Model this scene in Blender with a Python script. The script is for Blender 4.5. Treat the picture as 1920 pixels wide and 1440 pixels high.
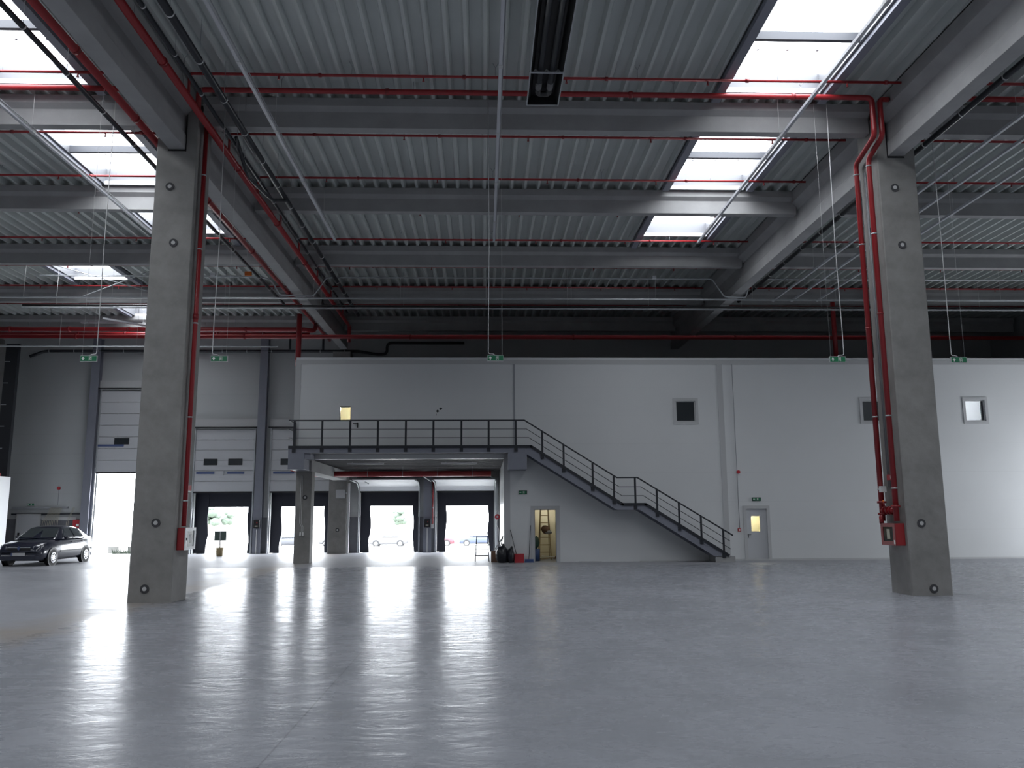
import bpy, bmesh, math, random
from mathutils import Vector, Matrix
random.seed(7)
for o in list(bpy.data.objects):
    bpy.data.objects.remove(o)
S = bpy.context.scene
COL = S.collection
# ---------------------------------------------------------------- camera
cd = bpy.data.cameras.new('camera')
cam = bpy.data.objects.new('camera', cd)
COL.objects.link(cam)
S.camera = cam
F, PITCH, YAW, ROLL, EYE = 1536.32, .159824, .0352339, -.00574122, 1.78
cd.sensor_width = 36.0
cd.lens = F / 1920 * 36.0
cd.clip_end = 1500
cy, sy, cp, sp = math.cos(YAW), math.sin(YAW), math.cos(PITCH), math.sin(PITCH)
fw = Vector((sy * cp, cy * cp, sp)); rt = Vector((cy, -sy, 0)); up = rt.cross(fw)
r2 = math.cos(ROLL) * rt + math.sin(ROLL) * up
u2 = -math.sin(ROLL) * rt + math.cos(ROLL) * up
m = Matrix((r2, u2, -fw)).transposed().to_4x4()
m.translation = Vector((0, 0, EYE))
cam.matrix_world = m
# ---------------------------------------------------------------- world + exposure
W = bpy.data.worlds.new('overcast_sky')
S.world = W
W.use_nodes = True
bg = W.node_tree.nodes['Background']
bg.inputs[0].default_value = (.90, .945, 1.0, 1)
bg.inputs[1].default_value = 7.2
SKYLIGHT = 3.8
S.view_settings.view_transform = 'Standard'
S.view_settings.look = 'None'
S.view_settings.gamma = 1
S.view_settings.use_curve_mapping = False
S.view_settings.exposure = 1.42
S.cycles.max_bounces = 8
S.cycles.diffuse_bounces = 5
S.cycles.glossy_bounces = 3
S.cycles.transmission_bounces = 4
S.cycles.sample_clamp_indirect = 6.0
S.cycles.caustics_reflective = False
S.cycles.caustics_refractive = False


def portal(name, loc, rot, sx, sy_):
    l = bpy.data.lights.new(name, 'AREA'); l.shape = 'RECTANGLE'
    l.size = sx; l.size_y = sy_; l.cycles.is_portal = True
    o = bpy.data.objects.new(name, l); COL.objects.link(o)
    o.location = loc; o.rotation_euler = rot
    return o


YB = 42.2          # inner face of the dock wall
YO = 32.6          # face of the white office wall
DOCKS = [(-19.45, -15.35, 4.08), (-14.57, -11.69, 3.08), (-10.75, -7.82, 3.08), (-6.24, -3.31, 3.08), (-2.37, .53, 3.08)]
for k, (a, b, h) in enumerate(DOCKS):      # daylight portals in the open gates (facing into the hall)
    portal('gate_portal', ((a + b) / 2, YB + .35, h / 2), (-math.pi / 2, 0, 0), b - a, h)
portal('gate_portal', (27.4, 29.65, 2.1), (math.pi / 2, 0, math.pi / 2), 2.5, 4.2)


# ---------------------------------------------------------------- materials
def mat(name, col, rough=.6, metal=0, spec=.5, emit=None, es=0, noise=None, bump=None, alpha=None, trans=0, coat=0):
    """noise=(scale, amount, detail); bump=(scale, strength)"""
    M = bpy.data.materials.new(name); M.use_nodes = True
    nt = M.node_tree; b = nt.nodes['Principled BSDF']
    b.inputs['Base Color'].default_value = (*col, 1)
    b.inputs['Roughness'].default_value = rough
    b.inputs['Metallic'].default_value = metal
    b.inputs['Specular IOR Level'].default_value = spec
    if coat: b.inputs['Coat Weight'].default_value = coat; b.inputs['Coat Roughness'].default_value = .06
    if trans: b.inputs['Transmission Weight'].default_value = trans
    if emit:
        b.inputs['Emission Color'].default_value = (*emit, 1); b.inputs['Emission Strength'].default_value = es
    tc = nt.nodes.new('ShaderNodeTexCoord')
    if noise:
        n = nt.nodes.new('ShaderNodeTexNoise'); n.inputs['Scale'].default_value = noise[0]
        n.inputs['Detail'].default_value = noise[2] if len(noise) > 2 else 5
        n.inputs['Roughness'].default_value = .65
        nt.links.new(tc.outputs['Object'], n.inputs['Vector'])
        r = nt.nodes.new('ShaderNodeMapRange')
        r.inputs['From Min'].default_value = .3; r.inputs['From Max'].default_value = .7
        r.inputs['To Min'].default_value = 1 - noise[1]; r.inputs['To Max'].default_value = 1 + noise[1]
        nt.links.new(n.outputs['Fac'], r.inputs['Value'])
        mx = nt.nodes.new('ShaderNodeVectorMath'); mx.operation = 'SCALE'
        mx.inputs[0].default_value = col
        nt.links.new(r.outputs['Result'], mx.inputs['Scale'])
        nt.links.new(mx.outputs['Vector'], b.inputs['Base Color'])
    if bump:
        n2 = nt.nodes.new('ShaderNodeTexNoise'); n2.inputs['Scale'].default_value = bump[0]; n2.inputs['Detail'].default_value = 4
        nt.links.new(tc.outputs['Object'], n2.inputs['Vector'])
        bp = nt.nodes.new('ShaderNodeBump'); bp.inputs['Strength'].default_value = bump[1]; bp.inputs['Distance'].default_value = .02
        nt.links.new(n2.outputs['Fac'], bp.inputs['Height']); nt.links.new(bp.outputs['Normal'], b.inputs['Normal'])
    return M


M = {}
M['concrete'] = mat('precast_concrete', (.245, .238, .230), .75, noise=(1.5, .20, 9), bump=(9, .25))
M['concrete_beam'] = mat('beam_concrete', (.32, .32, .322), .8, noise=(1.1, .10, 6), bump=(6, .2))
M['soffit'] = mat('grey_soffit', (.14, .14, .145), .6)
M['concrete_dark'] = mat('plinth_concrete', (.14, .145, .16), .8, noise=(2, .12, 6))
M['ring_dark'] = mat('painted_socket_shadow', (.05, .05, .055), .8)  # flat dark rings: shade of the socket recess put into the colour
M['ring_fill'] = mat('socket_mortar', (.5, .5, .5), .7)
M['ladder'] = mat('dull_aluminium', (.03, .03, .032), .6)
M['board'] = mat('grey_green_board', (.07, .10, .09), .6)
M['bar_grey'] = mat('rooflight_bar_grey', (.085, .09, .105), .5)
M['curb_grey'] = mat('rooflight_curb_grey', (.16, .165, .18), .5)
M['joint'] = mat('black_sealant', (.012, .012, .014), .6)
M['deck'] = mat('coated_roof_sheet', (.49, .52, .51), .42, spec=.5, noise=(.5, .05, 3))
M['red'] = mat('red_pipe_paint', (.29, .018, .022), .32, spec=.5)
M['red_dark'] = mat('red_fitting_paint', (.22, .012, .016), .4)
M['galv'] = mat('galvanised_steel', (.46, .48, .50), .55, metal=.6, noise=(8, .08, 3))
M['trunk'] = mat('pale_trunking', (.50, .51, .54), .45)
M['wire'] = mat('white_cable', (.6, .6, .6), .6)
M['black_pipe'] = mat('black_plastic_pipe', (.018, .02, .025), .35)
M['black'] = mat('matt_black', (.012, .012, .014), .5)
M['rail'] = mat('anthracite_steel', (.013, .015, .022), .4)
M['blue_grey'] = mat('blue_grey_steel', (.20, .208, .25), .5, noise=(2, .05, 4))
M['blue_strip'] = mat('blue_strip', (.07, .10, .22), .5)
M['door_white'] = mat('door_panel_white', (.50, .51, .53), .4)
M['pure_white'] = mat('bright_white_coat', (.75, .76, .78), .4)
M['frame'] = mat('light_grey_frame', (.47, .475, .48), .5)
M['dark_glass'] = mat('dark_window_glass', (.03, .035, .04), .08, spec=.6)
M['curtain'] = mat('navy_dock_curtain', (.016, .018, .030), .5)
M['green'] = mat('exit_green', (.012, .16, .07), .4)
M['white_mark'] = mat('white_pictogram', (.75, .78, .75), .5)
M['brown'] = mat('cardboard', (.16, .09, .06), .8)
M['bag'] = mat('black_bin_bag', (.012, .013, .018), .3, bump=(14, .8))
M['red_plastic'] = mat('red_plastic', (.40, .018, .03), .4)
M['blue_plastic'] = mat('blue_plastic', (.03, .07, .20), .4)
M['green_dark'] = mat('dark_green_plastic', (.02, .06, .04), .5)
M['wood'] = mat('pale_wood', (.34, .26, .14), .6, noise=(12, .2, 4))
M['cream'] = mat('cream_wall', (.62, .57, .42), .7)
M['hose'] = mat('cream_hose', (.42, .40, .32), .5)
M['tyre'] = mat('tyre_rubber', (.015, .015, .016), .7)
M['hub'] = mat('silver_wheel_cover', (.55, .56, .58), .3, metal=.4)
M['carglass'] = mat('car_glass', (.05, .06, .065), .04, spec=.8)
M['lamp_glass'] = mat('headlamp_glass', (.45, .46, .47), .12, metal=.3)
M['amber'] = mat('orange_plastic', (.7, .16, .02), .5)
M['leaf'] = mat('green_leaf', (.055, .075, .055), .7, noise=(3, .3, 4))
M['yard'] = mat('yard_concrete', (.42, .42, .40), .9, noise=(.4, .1, 5))
M['cable'] = mat('grey_conduit', (.30, .31, .33), .5)


def emitter(name, col, s):
    X_ = bpy.data.materials.new(name); X_.use_nodes = True; nt = X_.node_tree
    nt.nodes.clear(); e = nt.nodes.new('ShaderNodeEmission'); o = nt.nodes.new('ShaderNodeOutputMaterial')
    e.inputs[0].default_value = (*col, 1); e.inputs[1].default_value = s
    nt.links.new(e.outputs[0], o.inputs[0]); return X_


M['daylight'] = emitter('daylit_opal_panel', (.91, .95, 1.0), SKYLIGHT)
M['tube_on'] = emitter('lit_fluorescent_tube', (1, .97, .85), 8)
M['tube_warm'] = emitter('lit_warm_tube', (1, 1.0, .80), 90)
M['tube_daylight'] = emitter('added_daylight_tube', (.93, .98, 1), 22)  # glow of the added tube in the right upper room, in place of daylight


def panel_mat(name, col, pitch, rough=.42, axis=2, amt=.10, micro=0):
    """coated sandwich panel: faint joints every `pitch` metres along an axis, built in object space"""
    X_ = mat(name, col, rough)
    nt = X_.node_tree; b = nt.nodes['Principled BSDF']
    tc = [n for n in nt.nodes if n.type == 'TEX_COORD'][0]
    sx = nt.nodes.new('ShaderNodeSeparateXYZ'); nt.links.new(tc.outputs['Object'], sx.inputs[0])
    d = nt.nodes.new('ShaderNodeMath'); d.operation = 'DIVIDE'; d.inputs[1].default_value = pitch
    nt.links.new(sx.outputs[axis], d.inputs[0])
    fr = nt.nodes.new('ShaderNodeMath'); fr.operation = 'FRACT'; nt.links.new(d.outputs[0], fr.inputs[0])
    lt = nt.nodes.new('ShaderNodeMath'); lt.operation = 'LESS_THAN'; lt.inputs[1].default_value = .022 / pitch
    nt.links.new(fr.outputs[0], lt.inputs[0])
    n = nt.nodes.new('ShaderNodeTexNoise'); n.inputs['Scale'].default_value = .35; n.inputs['Detail'].default_value = 3
    nt.links.new(tc.outputs['Object'], n.inputs['Vector'])
    r = nt.nodes.new('ShaderNodeMapRange'); r.inputs['From Min'].default_value = .3; r.inputs['From Max'].default_value = .7
    r.inputs['To Min'].default_value = .97; r.inputs['To Max'].default_value = 1.03
    nt.links.new(n.outputs['Fac'], r.inputs['Value'])
    mu = nt.nodes.new('ShaderNodeMath'); mu.operation = 'MULTIPLY_ADD'; mu.inputs[1].default_value = -amt
    nt.links.new(lt.outputs[0], mu.inputs[0]); nt.links.new(r.outputs['Result'], mu.inputs[2])
    v = nt.nodes.new('ShaderNodeVectorMath'); v.operation = 'SCALE'; v.inputs[0].default_value = col
    nt.links.new(mu.outputs[0], v.inputs['Scale']); nt.links.new(v.outputs['Vector'], b.inputs['Base Color'])
    return X_


M['office'] = panel_mat('office_sandwich_panel', (.64, .65, .655), 1.15, .38, amt=.04)
M['backwall'] = panel_mat('hall_sandwich_panel', (.42, .435, .44), 1.0, .45, amt=.06)


def floor_mat():
    X_ = bpy.data.materials.new('polished_concrete_floor'); X_.use_nodes = True
    nt = X_.node_tree; b = nt.nodes['Principled BSDF']; L = nt.links.new
    tc = nt.nodes.new('ShaderNodeTexCoord')

    def noise(scale, det, sc=(1, 1, 1), dist=0, rgh=.6):
        mp = nt.nodes.new('ShaderNodeMapping'); mp.inputs['Scale'].default_value = sc
        L(tc.outputs['Object'], mp.inputs[0])
        n = nt.nodes.new('ShaderNodeTexNoise'); n.inputs['Scale'].default_value = scale; n.inputs['Detail'].default_value = det
        n.inputs['Distortion'].default_value = dist; n.inputs['Roughness'].default_value = rgh
        L(mp.outputs[0], n.inputs['Vector']); return n.outputs['Fac']

    def rng(s, a, b_, c, d):
        r = nt.nodes.new('ShaderNodeMapRange')
        for i, v in zip(('From Min', 'From Max', 'To Min', 'To Max'), (a, b_, c, d)): r.inputs[i].default_value = v
        L(s, r.inputs['Value']); return r.outputs['Result']

    def mth(op, a, b_=None, c=None):
        n = nt.nodes.new('ShaderNodeMath'); n.operation = op
        for i, v in enumerate((a, b_, c)):
            if v is None: continue
            if isinstance(v, (int, float)): n.inputs[i].default_value = v
            else: L(v, n.inputs[i])
        return n.outputs[0]
    n1 = noise(.45, 6, dist=.6); n2 = noise(2.4, 8, (1, .6, 1), .8); n3 = noise(14, 5)
    v = mth('MULTIPLY', rng(n1, .3, .7, .90, 1.10), rng(n2, .3, .7, .955, 1.045))
    v = mth('MULTIPLY', v, rng(n3, .3, .7, .97, 1.03))
    sx = nt.nodes.new('ShaderNodeSeparateXYZ'); L(tc.outputs['Object'], sx.inputs[0])

    def line(out, at, w):
        return mth('LESS_THAN', mth('ABSOLUTE', mth('SUBTRACT', out, at)), w)
    j = mth('MAXIMUM', line(sx.outputs[0], -1.63, .008), line(sx.outputs[0], -7.03, .008))
    j = mth('MAXIMUM', j, line(sx.outputs[1], 30.3, .05))
    j = mth('MAXIMUM', j, 0.0)
    v = mth('MULTIPLY', v, mth('SUBTRACT', 1, mth('MULTIPLY', j, .32)))
    sc = nt.nodes.new('ShaderNodeVectorMath'); sc.operation = 'SCALE'; sc.inputs[0].default_value = (.272, .282, .312)
    L(v, sc.inputs['Scale'])
    # brown dust trail left along the floor joint under the left column row
    st = rng(mth('ABSOLUTE', mth('SUBTRACT', sx.outputs[0], mth('ADD', -7.35, mth('MULTIPLY', rng(n2, .3, .7, -1, 1), .35)))), .1, .9, 1, 0)
    st = mth('MULTIPLY', st, rng(n1, .35, .6, .35, .85))
    mix = nt.nodes.new('ShaderNodeMix'); mix.data_type = 'RGBA'; mix.inputs[7].default_value = (.27, .235, .20, 1)
    L(st, mix.inputs[0])
    # beyond the cross joint the slab is unpolished: paler and matt
    far = rng(mth('ADD', sx.outputs[1], mth('MULTIPLY', n2, .3)), 30.4, 30.5, 0, 1)
    # so is the bay left of the joint under the left column row
    lft = rng(mth('ADD', sx.outputs[0], mth('MULTIPLY', n2, .3)), -7.0, -6.8, .45, 0)
    far = mth('MAXIMUM', far, lft)
    mx2 = nt.nodes.new('ShaderNodeMix'); mx2.data_type = 'RGBA'; mx2.inputs[7].default_value = (.36, .365, .385, 1)
    L(mth('MULTIPLY', far, .55), mx2.inputs[0]); L(sc.outputs[0], mx2.inputs[6]); L(mx2.outputs[2], mix.inputs[6]); L(mix.outputs[2], b.inputs['Base Color'])
    L(mth('ADD', mth('ADD', rng(n1, .25, .75, .21, .28), rng(noise(3.2, 7, (.5, 1, 1), 1.5), .42, .62, 0, .06)), mth('MULTIPLY', far, .22)), b.inputs['Roughness'])
    b.inputs['Specular IOR Level'].default_value = .11
    nb = noise(2.6, 6, (.6, 1, 1), 1.4); nb2 = noise(9, 4, (.6, 1, 1), .8)
    hgt = mth('ADD', nb, mth('MULTIPLY', nb2, .3))
    bp = nt.nodes.new('ShaderNodeBump'); bp.inputs['Strength'].default_value = .34; bp.inputs['Distance'].default_value = .02
    L(hgt, bp.inputs['Height']); L(bp.outputs[0], b.inputs['Normal'])
    return X_


M['floor'] = floor_mat()


# ---------------------------------------------------------------- mesh helpers
class MB:
    def __init__(s): s.v = []; s.f = []; s.sm = []

    def add(s, vs, fs, smooth=False):
        n = len(s.v); s.v += [tuple(p) for p in vs]
        s.f += [tuple(i + n for i in f) for f in fs]; s.sm += [smooth] * len(fs); return s

    def box(s, x0, x1, y0, y1, z0, z1, c=0):
        if c:   # chamfered vertical edges
            p = [(x0 + c, y0), (x1 - c, y0), (x1, y0 + c), (x1, y1 - c), (x1 - c, y1), (x0 + c, y1), (x0, y1 - c), (x0, y0 + c)]
            return s.prismz(p, z0, z1)
        v = [(x, y, z) for z in (z0, z1) for y in (y0, y1) for x in (x0, x1)]
        return s.add(v, [(0, 2, 3, 1), (4, 5, 7, 6), (0, 1, 5, 4), (2, 6, 7, 3), (0, 4, 6, 2), (1, 3, 7, 5)])

    def prismz(s, p, z0, z1):
        n = len(p)
        return s.add([(x, y, z0) for x, y in p] + [(x, y, z1) for x, y in p],
                     [tuple(range(n))[::-1], tuple(range(n, 2 * n))] + [(i, (i + 1) % n, n + (i + 1) % n, n + i) for i in range(n)])

    def prismy(s, p, y0, y1):      # p in (x,z)
        n = len(p)
        return s.add([(x, y0, z) for x, z in p] + [(x, y1, z) for x, z in p],
                     [tuple(range(n)), tuple(range(n, 2 * n))[::-1]] + [((i + 1) % n, i, n + i, n + (i + 1) % n) for i in range(n)])

    def prismx(s, p, x0, x1):      # p in (y,z)
        n = len(p)
        return s.add([(x0, y, z) for y, z in p] + [(x1, y, z) for y, z in p],
                     [tuple(range(n))[::-1], tuple(range(n, 2 * n))] + [(i, (i + 1) % n, n + (i + 1) % n, n + i) for i in range(n)])

    def tube(s, path, r, seg=10, cap=True):
        P = [Vector(p) for p in path]; n = len(P); ref = None; base = len(s.v); vs = []
        for i, p in enumerate(P):
            t = (P[min(i + 1, n - 1)] - P[max(i - 1, 0)]).normalized()
            if ref is None:
                ref = Vector((0, 0, 1)) if abs(t.z) < .9 else Vector((1, 0, 0))
            a = t.cross(ref)
            if a.length < 1e-4: a = t.orthogonal()
            a.normalize(); b = a.cross(t).normalized(); ref = b
            k = 1.0
            if 0 < i < n - 1:
                c = (P[i] - P[i - 1]).normalized().dot(t); k = 1 / max(.5, c)
            for q in range(seg):
                w = 2 * math.pi * q / seg
                vs.append(p + (a * math.cos(w) + b * math.sin(w)) * (r if not isinstance(r, (list, tuple)) else r[i]) * (k if k < 1.2 else 1.1))
        fs = [(i * seg + q, i * seg + (q + 1) % seg, (i + 1) * seg + (q + 1) % seg, (i + 1) * seg + q) for i in range(n - 1) for q in range(seg)]
        s.add(vs, fs, True)
        if cap:
            s.f += [tuple(base + q for q in range(seg))[::-1], tuple(base + (n - 1) * seg + q for q in range(seg))]; s.sm += [False] * 2
        return s

    def bar(s, a, b, w, h, upv=(0, 0, 1)):      # rectangular bar between two points
        a = Vector(a); b = Vector(b); t = (b - a).normalized(); u = Vector(upv)
        x = t.cross(u)
        if x.length < 1e-4: x = t.orthogonal()
        x.normalize(); u = x.cross(t)
        vs = [p + x * i * w / 2 + u * j * h / 2 for p in (a, b) for i, j in ((-1, -1), (1, -1), (1, 1), (-1, 1))]
        return s.add(vs, [(0, 1, 2, 3), (7, 6, 5, 4), (0, 4, 5, 1), (1, 5, 6, 2), (2, 6, 7, 3), (3, 7, 4, 0)])

    def disc(s, c, axis, r0, r1, t, seg=20):    # ring/disc of thickness t along axis from c
        c = Vector(c); a = Vector(axis).normalized(); u = a.orthogonal().normalized(); w = a.cross(u)
        vs = []
        for k in (0, t):
            for r in (r0, r1):
                vs += [c + a * k + (u * math.cos(2 * math.pi * q / seg) + w * math.sin(2 * math.pi * q / seg)) * r for q in range(seg)]
        fs = []
        for q in range(seg):
            p = (q + 1) % seg
            fs += [(q, p, seg + p, seg + q), (2 * seg + q, 3 * seg + q, 3 * seg + p, 2 * seg + p), (seg + q, seg + p, 3 * seg + p, 3 * seg + q)]
            if r0 > 0: fs.append((p, q, 2 * seg + q, 2 * seg + p))
        return s.add(vs, fs)

    def ball(s, c, rx, ry, rz, seg=12, rings=8, jit=0):
        vs = []; fs = []
        for i in range(rings + 1):
            th = math.pi * i / rings
            for q in range(seg):
                ph = 2 * math.pi * q / seg; j = 1 + random.uniform(-jit, jit)
                vs.append((c[0] + rx * j * math.sin(th) * math.cos(ph), c[1] + ry * j * math.sin(th) * math.sin(ph), c[2] + rz * j * math.cos(th)))
        for i in range(rings):
            for q in range(seg):
                p = (q + 1) % seg; fs.append((i * seg + q, (i + 1) * seg + q, (i + 1) * seg + p, i * seg + p))
        return s.add(vs, fs, True)


def rnd(path, r=.12, k=4):
    """round the corners of a polyline"""
    P = [Vector(p) for p in path]; out = [P[0]]
    for i in range(1, len(P) - 1):
        a = (P[i - 1] - P[i]); b = (P[i + 1] - P[i]); d = min(r, a.length / 2.1, b.length / 2.1)
        p0 = P[i] + a.normalized() * d; p2 = P[i] + b.normalized() * d
        for j in range(k + 1):
            t = j / k; out.append(p0 * (1 - t) ** 2 + P[i] * 2 * t * (1 - t) + p2 * t * t)
    out.append(P[-1]); return out


def build(name, mb, mt, parent=None, bevel=0, origin=None):
    me = bpy.data.meshes.new(name)
    if parent is not None:
        og = parent.matrix_world.translation if parent.parent is None else parent.matrix_world.translation
        og = wloc(parent)
    elif origin is not None:
        og = Vector(origin)
    else:
        xs = [p[0] for p in mb.v]; ys = [p[1] for p in mb.v]; zs = [p[2] for p in mb.v]
        og = Vector(((min(xs) + max(xs)) / 2, (min(ys) + max(ys)) / 2, min(zs)))
    me.from_pydata([(p[0] - og.x, p[1] - og.y, p[2] - og.z) for p in mb.v], [], mb.f)
    me.polygons.foreach_set('use_smooth', mb.sm)
    me.update()
    bm = bmesh.new(); bm.from_mesh(me)
    bmesh.ops.recalc_face_normals(bm, faces=bm.faces)
    bm.to_mesh(me); bm.free()
    me.materials.append(M[mt] if isinstance(mt, str) else mt)
    o = bpy.data.objects.new(name, me); COL.objects.link(o)
    if parent is not None: o.parent = parent
    else: o.location = og
    if bevel:
        b = o.modifiers.new('bevel', 'BEVEL'); b.width = bevel; b.segments = 2; b.limit_method = 'ANGLE'
    return o


def wloc(o):
    v = Vector((0, 0, 0))
    while o is not None: v += o.location; o = o.parent
    return v


def tag(o, label, cat, group=None, kind='thing'):
    o['label'] = label; o['category'] = cat; o['kind'] = kind
    if group: o['group'] = group
    return o


def root(name, loc, label, cat, group=None, kind='thing'):
    o = bpy.data.objects.new(name, None); COL.objects.link(o); o.location = loc
    o.empty_display_size = .2
    return tag(o, label, cat, group, kind)


def one(name, mb, mt, label, cat, group=None, kind='thing', bevel=0, origin=None):
    return tag(build(name, mb, mt, None, bevel, origin), label, cat, group, kind)


def copy_tree(o, loc=None, parent=None):
    c = o.copy(); COL.objects.link(c)
    if parent is not None: c.parent = parent
    if loc is not None: c.location = loc
    for ch in [x for x in KIDS(o)]: copy_tree(ch, None, c)
    return c


def KIDS(o):
    return [x for x in COL.objects if x.parent == o]


def wall_xz(x0, x1, z0, z1, y0, y1, holes):
    """wall in the x-z plane with rectangular holes (hx0,hx1,hz0,hz1)"""
    mb = MB(); xs = sorted({x0, x1, *[h[0] for h in holes], *[h[1] for h in holes]}); zs = sorted({z0, z1, *[h[2] for h in holes], *[h[3] for h in holes]})
    xs = [x for x in xs if x0 <= x <= x1]; zs = [z for z in zs if z0 <= z <= z1]
    for a, b in zip(xs, xs[1:]):
        run = None
        for c, d in zip(zs, zs[1:]):
            mx, mz = (a + b) / 2, (c + d) / 2
            if any(h[0] < mx < h[1] and h[2] < mz < h[3] for h in holes):
                if run: mb.box(a, b, y0, y1, run[0], run[1]); run = None
            else: run = (run[0], d) if run else (c, d)
        if run: mb.box(a, b, y0, y1, run[0], run[1])
    return mb


ST = 'structure'
# ================================================================ SHELL
one('floor', MB().box(-41.2, 27.2, -14, YB + .3, -.3, 0), 'floor', 'polished grey concrete floor slab of the hall', 'floor', kind=ST, origin=(0, 0, 0))
holes = [(a, b, 0, h) for a, b, h in DOCKS]
one('wall_back', wall_xz(-41.2, 27.2, -1.5, 11.9, YB, YB + .2, [(a, b, 0, h) for a, b, h in DOCKS]), 'backwall', 'grey panel wall with the open loading gates', 'wall', kind=ST, origin=(0, YB, 0))
one('wall_left', MB().box(-41.4, -41.2, -14, YB, 0, 11.9), 'backwall', 'grey panel wall on the far left side of the hall', 'wall', kind=ST)
one('wall_front', MB().box(-41.2, 27.2, -14.2, -14, 0, 11.9), 'backwall', 'grey panel wall behind the photographer', 'wall', kind=ST)
mbr = MB().box(27.2, 27.4, -14, 28.4, 0, 11.9).box(27.2, 27.4, 30.9, YB, 0, 11.9).box(27.2, 27.4, 28.4, 30.9, 4.2, 11.9)
one('wall_right', mbr, 'backwall', 'grey panel wall on the right side with a large gate opening', 'wall', kind=ST)
# plinth strips between the gates
mb = MB(); xs = [-41.2] + [v for d in DOCKS for v in (d[0], d[1])] + [27.0]
for a, b in zip(xs[::2], xs[1::2]): mb.box(a, b, YB - .05, YB - .002, 0, 1.78)
one('baseboard_back', mb, 'concrete_dark', 'dark grey concrete plinth along the gate wall', 'plinth', kind=ST)

# ---- roof deck (trapezoidal sheet, ribs running away from the camera)
PITCH_R, ZL, ZH = .41, 11.64, 11.80
SKX = [-28.28, -11.28, 5.70, 22.72]; SKW = 2.25
SKY = [(-12.4, -8.2), (-7.0, -2.8), (-1.6, 2.6), (3.6, 7.8), (8.8, 12.4), (13.6, 17.8), (19.35, 23.6), (25.0, 27.83)]
EXTRA = [(-17.0, -14.7, 29.9, 33.6), (-17.15, -14.9, 36.9, 39.96)]


def profile(x0, x1):
    pts = []
    k0 = math.floor(x0 / PITCH_R) - 1; k1 = math.ceil(x1 / PITCH_R) + 1
    for k in range(k0, k1):
        b = k * PITCH_R
        pts += [(b, ZL), (b + .07, ZL), (b + .12, ZH), (b + .36, ZH)]
    out = []
    for (xa, za), (xb, zb) in zip(pts, pts[1:]):
        if xb <= x0 or xa >= x1: continue
        for x, z in ((xa, za), (xb, zb)):
            if x < x0: z = za + (zb - za) * (x0 - xa) / (xb - xa); x = x0
            if x > x1: z = za + (zb - za) * (x1 - xa) / (xb - xa); x = x1
            if not out or abs(out[-1][0] - x) > 1e-5: out.append((x, z))
    return out


def deck(mb, x0, x1, y0, y1):
    p = profile(x0, x1); n = len(p)
    mb.add([(x, y0, z) for x, z in p] + [(x, y1, z) for x, z in p], [(i, i + 1, n + i + 1, n + i) for i in range(n - 1)])


mb = MB()
cols_x = [-41.2]
rects = [(x, x + SKW, a, b) for x in SKX for a, b in SKY] + EXTRA
xs = sorted({-41.2, 27.2, *[r[0] for r in rects], *[r[1] for r in rects]})
for a, b in zip(xs, xs[1:]):
    c = (a + b) / 2; ys = sorted([(r[2], r[3]) for r in rects if r[0] < c < r[1]])
    y = -14
    for ya, yb in ys:
        if ya > y: deck(mb, a, b, y, ya)
        y = yb
    deck(mb, a, b, y, YB)
one('ceiling', mb, 'deck', 'ribbed pale grey steel roof sheeting', 'ceiling', kind=ST, origin=(0, 0, ZL))
mb = MB()
ys = sorted({-14, YB, *[r[2] for r in rects], *[r[3] for r in rects]})

# ---- rooflights
names_y = {13.6: 'nearest', 19.35: 'second', 25.0: 'third'}
bayname = {-28.28: 'far left bay', -11.28: 'left bay', 5.70: 'centre bay', 22.72: 'right bay'}


def rooflight(x0, x1, y0, y1, label, trim):
    t = root('rooflight', ((x0 + x1) / 2, (y0 + y1) / 2, ZL), label, 'skylight', 'rooflights')
    zt = 12.12
    c = MB()
    for a, b, cc, d in ((x0 - .05, x0, y0, y1), (x1, x1 + .05, y0, y1), (x0 - .05, x1 + .05, y0 - .05, y0), (x0 - .05, x1 + .05, y1, y1 + .05)):
        c.box(a, b, cc, d, ZL - .02, zt)
    build('curb', c, 'curb_grey', t)
    build('pane', MB().add([(x0, y0, zt), (x1, y0, zt), (x1, y1, zt), (x0, y1, zt)], [(0, 1, 2, 3)]), 'daylight', t)
    n = max(1, round((y1 - y0) / 2.1))
    for k in range(1, n):
        yy = y1 - (y1 - y0) * k / n
        build('glazing_bar', MB().box(x0, x1, yy - .05, yy + .05, ZL + .01, ZL + .19), 'bar_grey', t)
    for k in range(n):
        ym = y0 + (y1 - y0) * (k + .5) / n
        build('fixing_rail', MB().box(x0, x1, ym - .006, ym + .006, zt - .03, zt - .015), 'trunk', t)
        for q in (.2, .5, .8):
            build('rail_stud', MB().disc((x0 + (x1 - x0) * q, ym, zt - .05), (0, 0, 1), 0, .035, .03, 10), 'trunk', t)
    if trim:
        for xx in (x0 - .26, x1 + .06):
            build('trimmer', MB().box(xx, xx + .2, trim[0], trim[1], ZL - .13, ZL - .003), 'blue_grey', t)
    build('end_channel', MB().box(x0, x1, y1 - .05, y1 - .003, ZL - .04, ZL + .08), 'pure_white', t)
    return t


bays_y = [(13.3, 18.1), (18.7, 23.5), (24.1, 28.9)]
for x in SKX:
    for i, (a, b) in enumerate(SKY):
        if x == SKX[0] and a < 12: pass
        nm = {5: 'first from the camera', 6: 'second from the camera', 7: 'third from the camera'}.get(i, 'in row %s behind the camera' % ['six', 'five', 'four', 'three', 'two'][min(i, 4)])
        tr = bays_y[i - 5] if i >= 5 else None
        rooflight(x, x + SKW, a, b, 'bright rooflight in the %s, %s' % (bayname[x], nm), tr)
rooflight(*EXTRA[0], 'small bright rooflight in the left bay near the gate wall', (29.5, 34.3))
rooflight(*EXTRA[1], 'narrow sliver of rooflight in the left bay nearest the gate wall', (34.9, 39.7))

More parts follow.
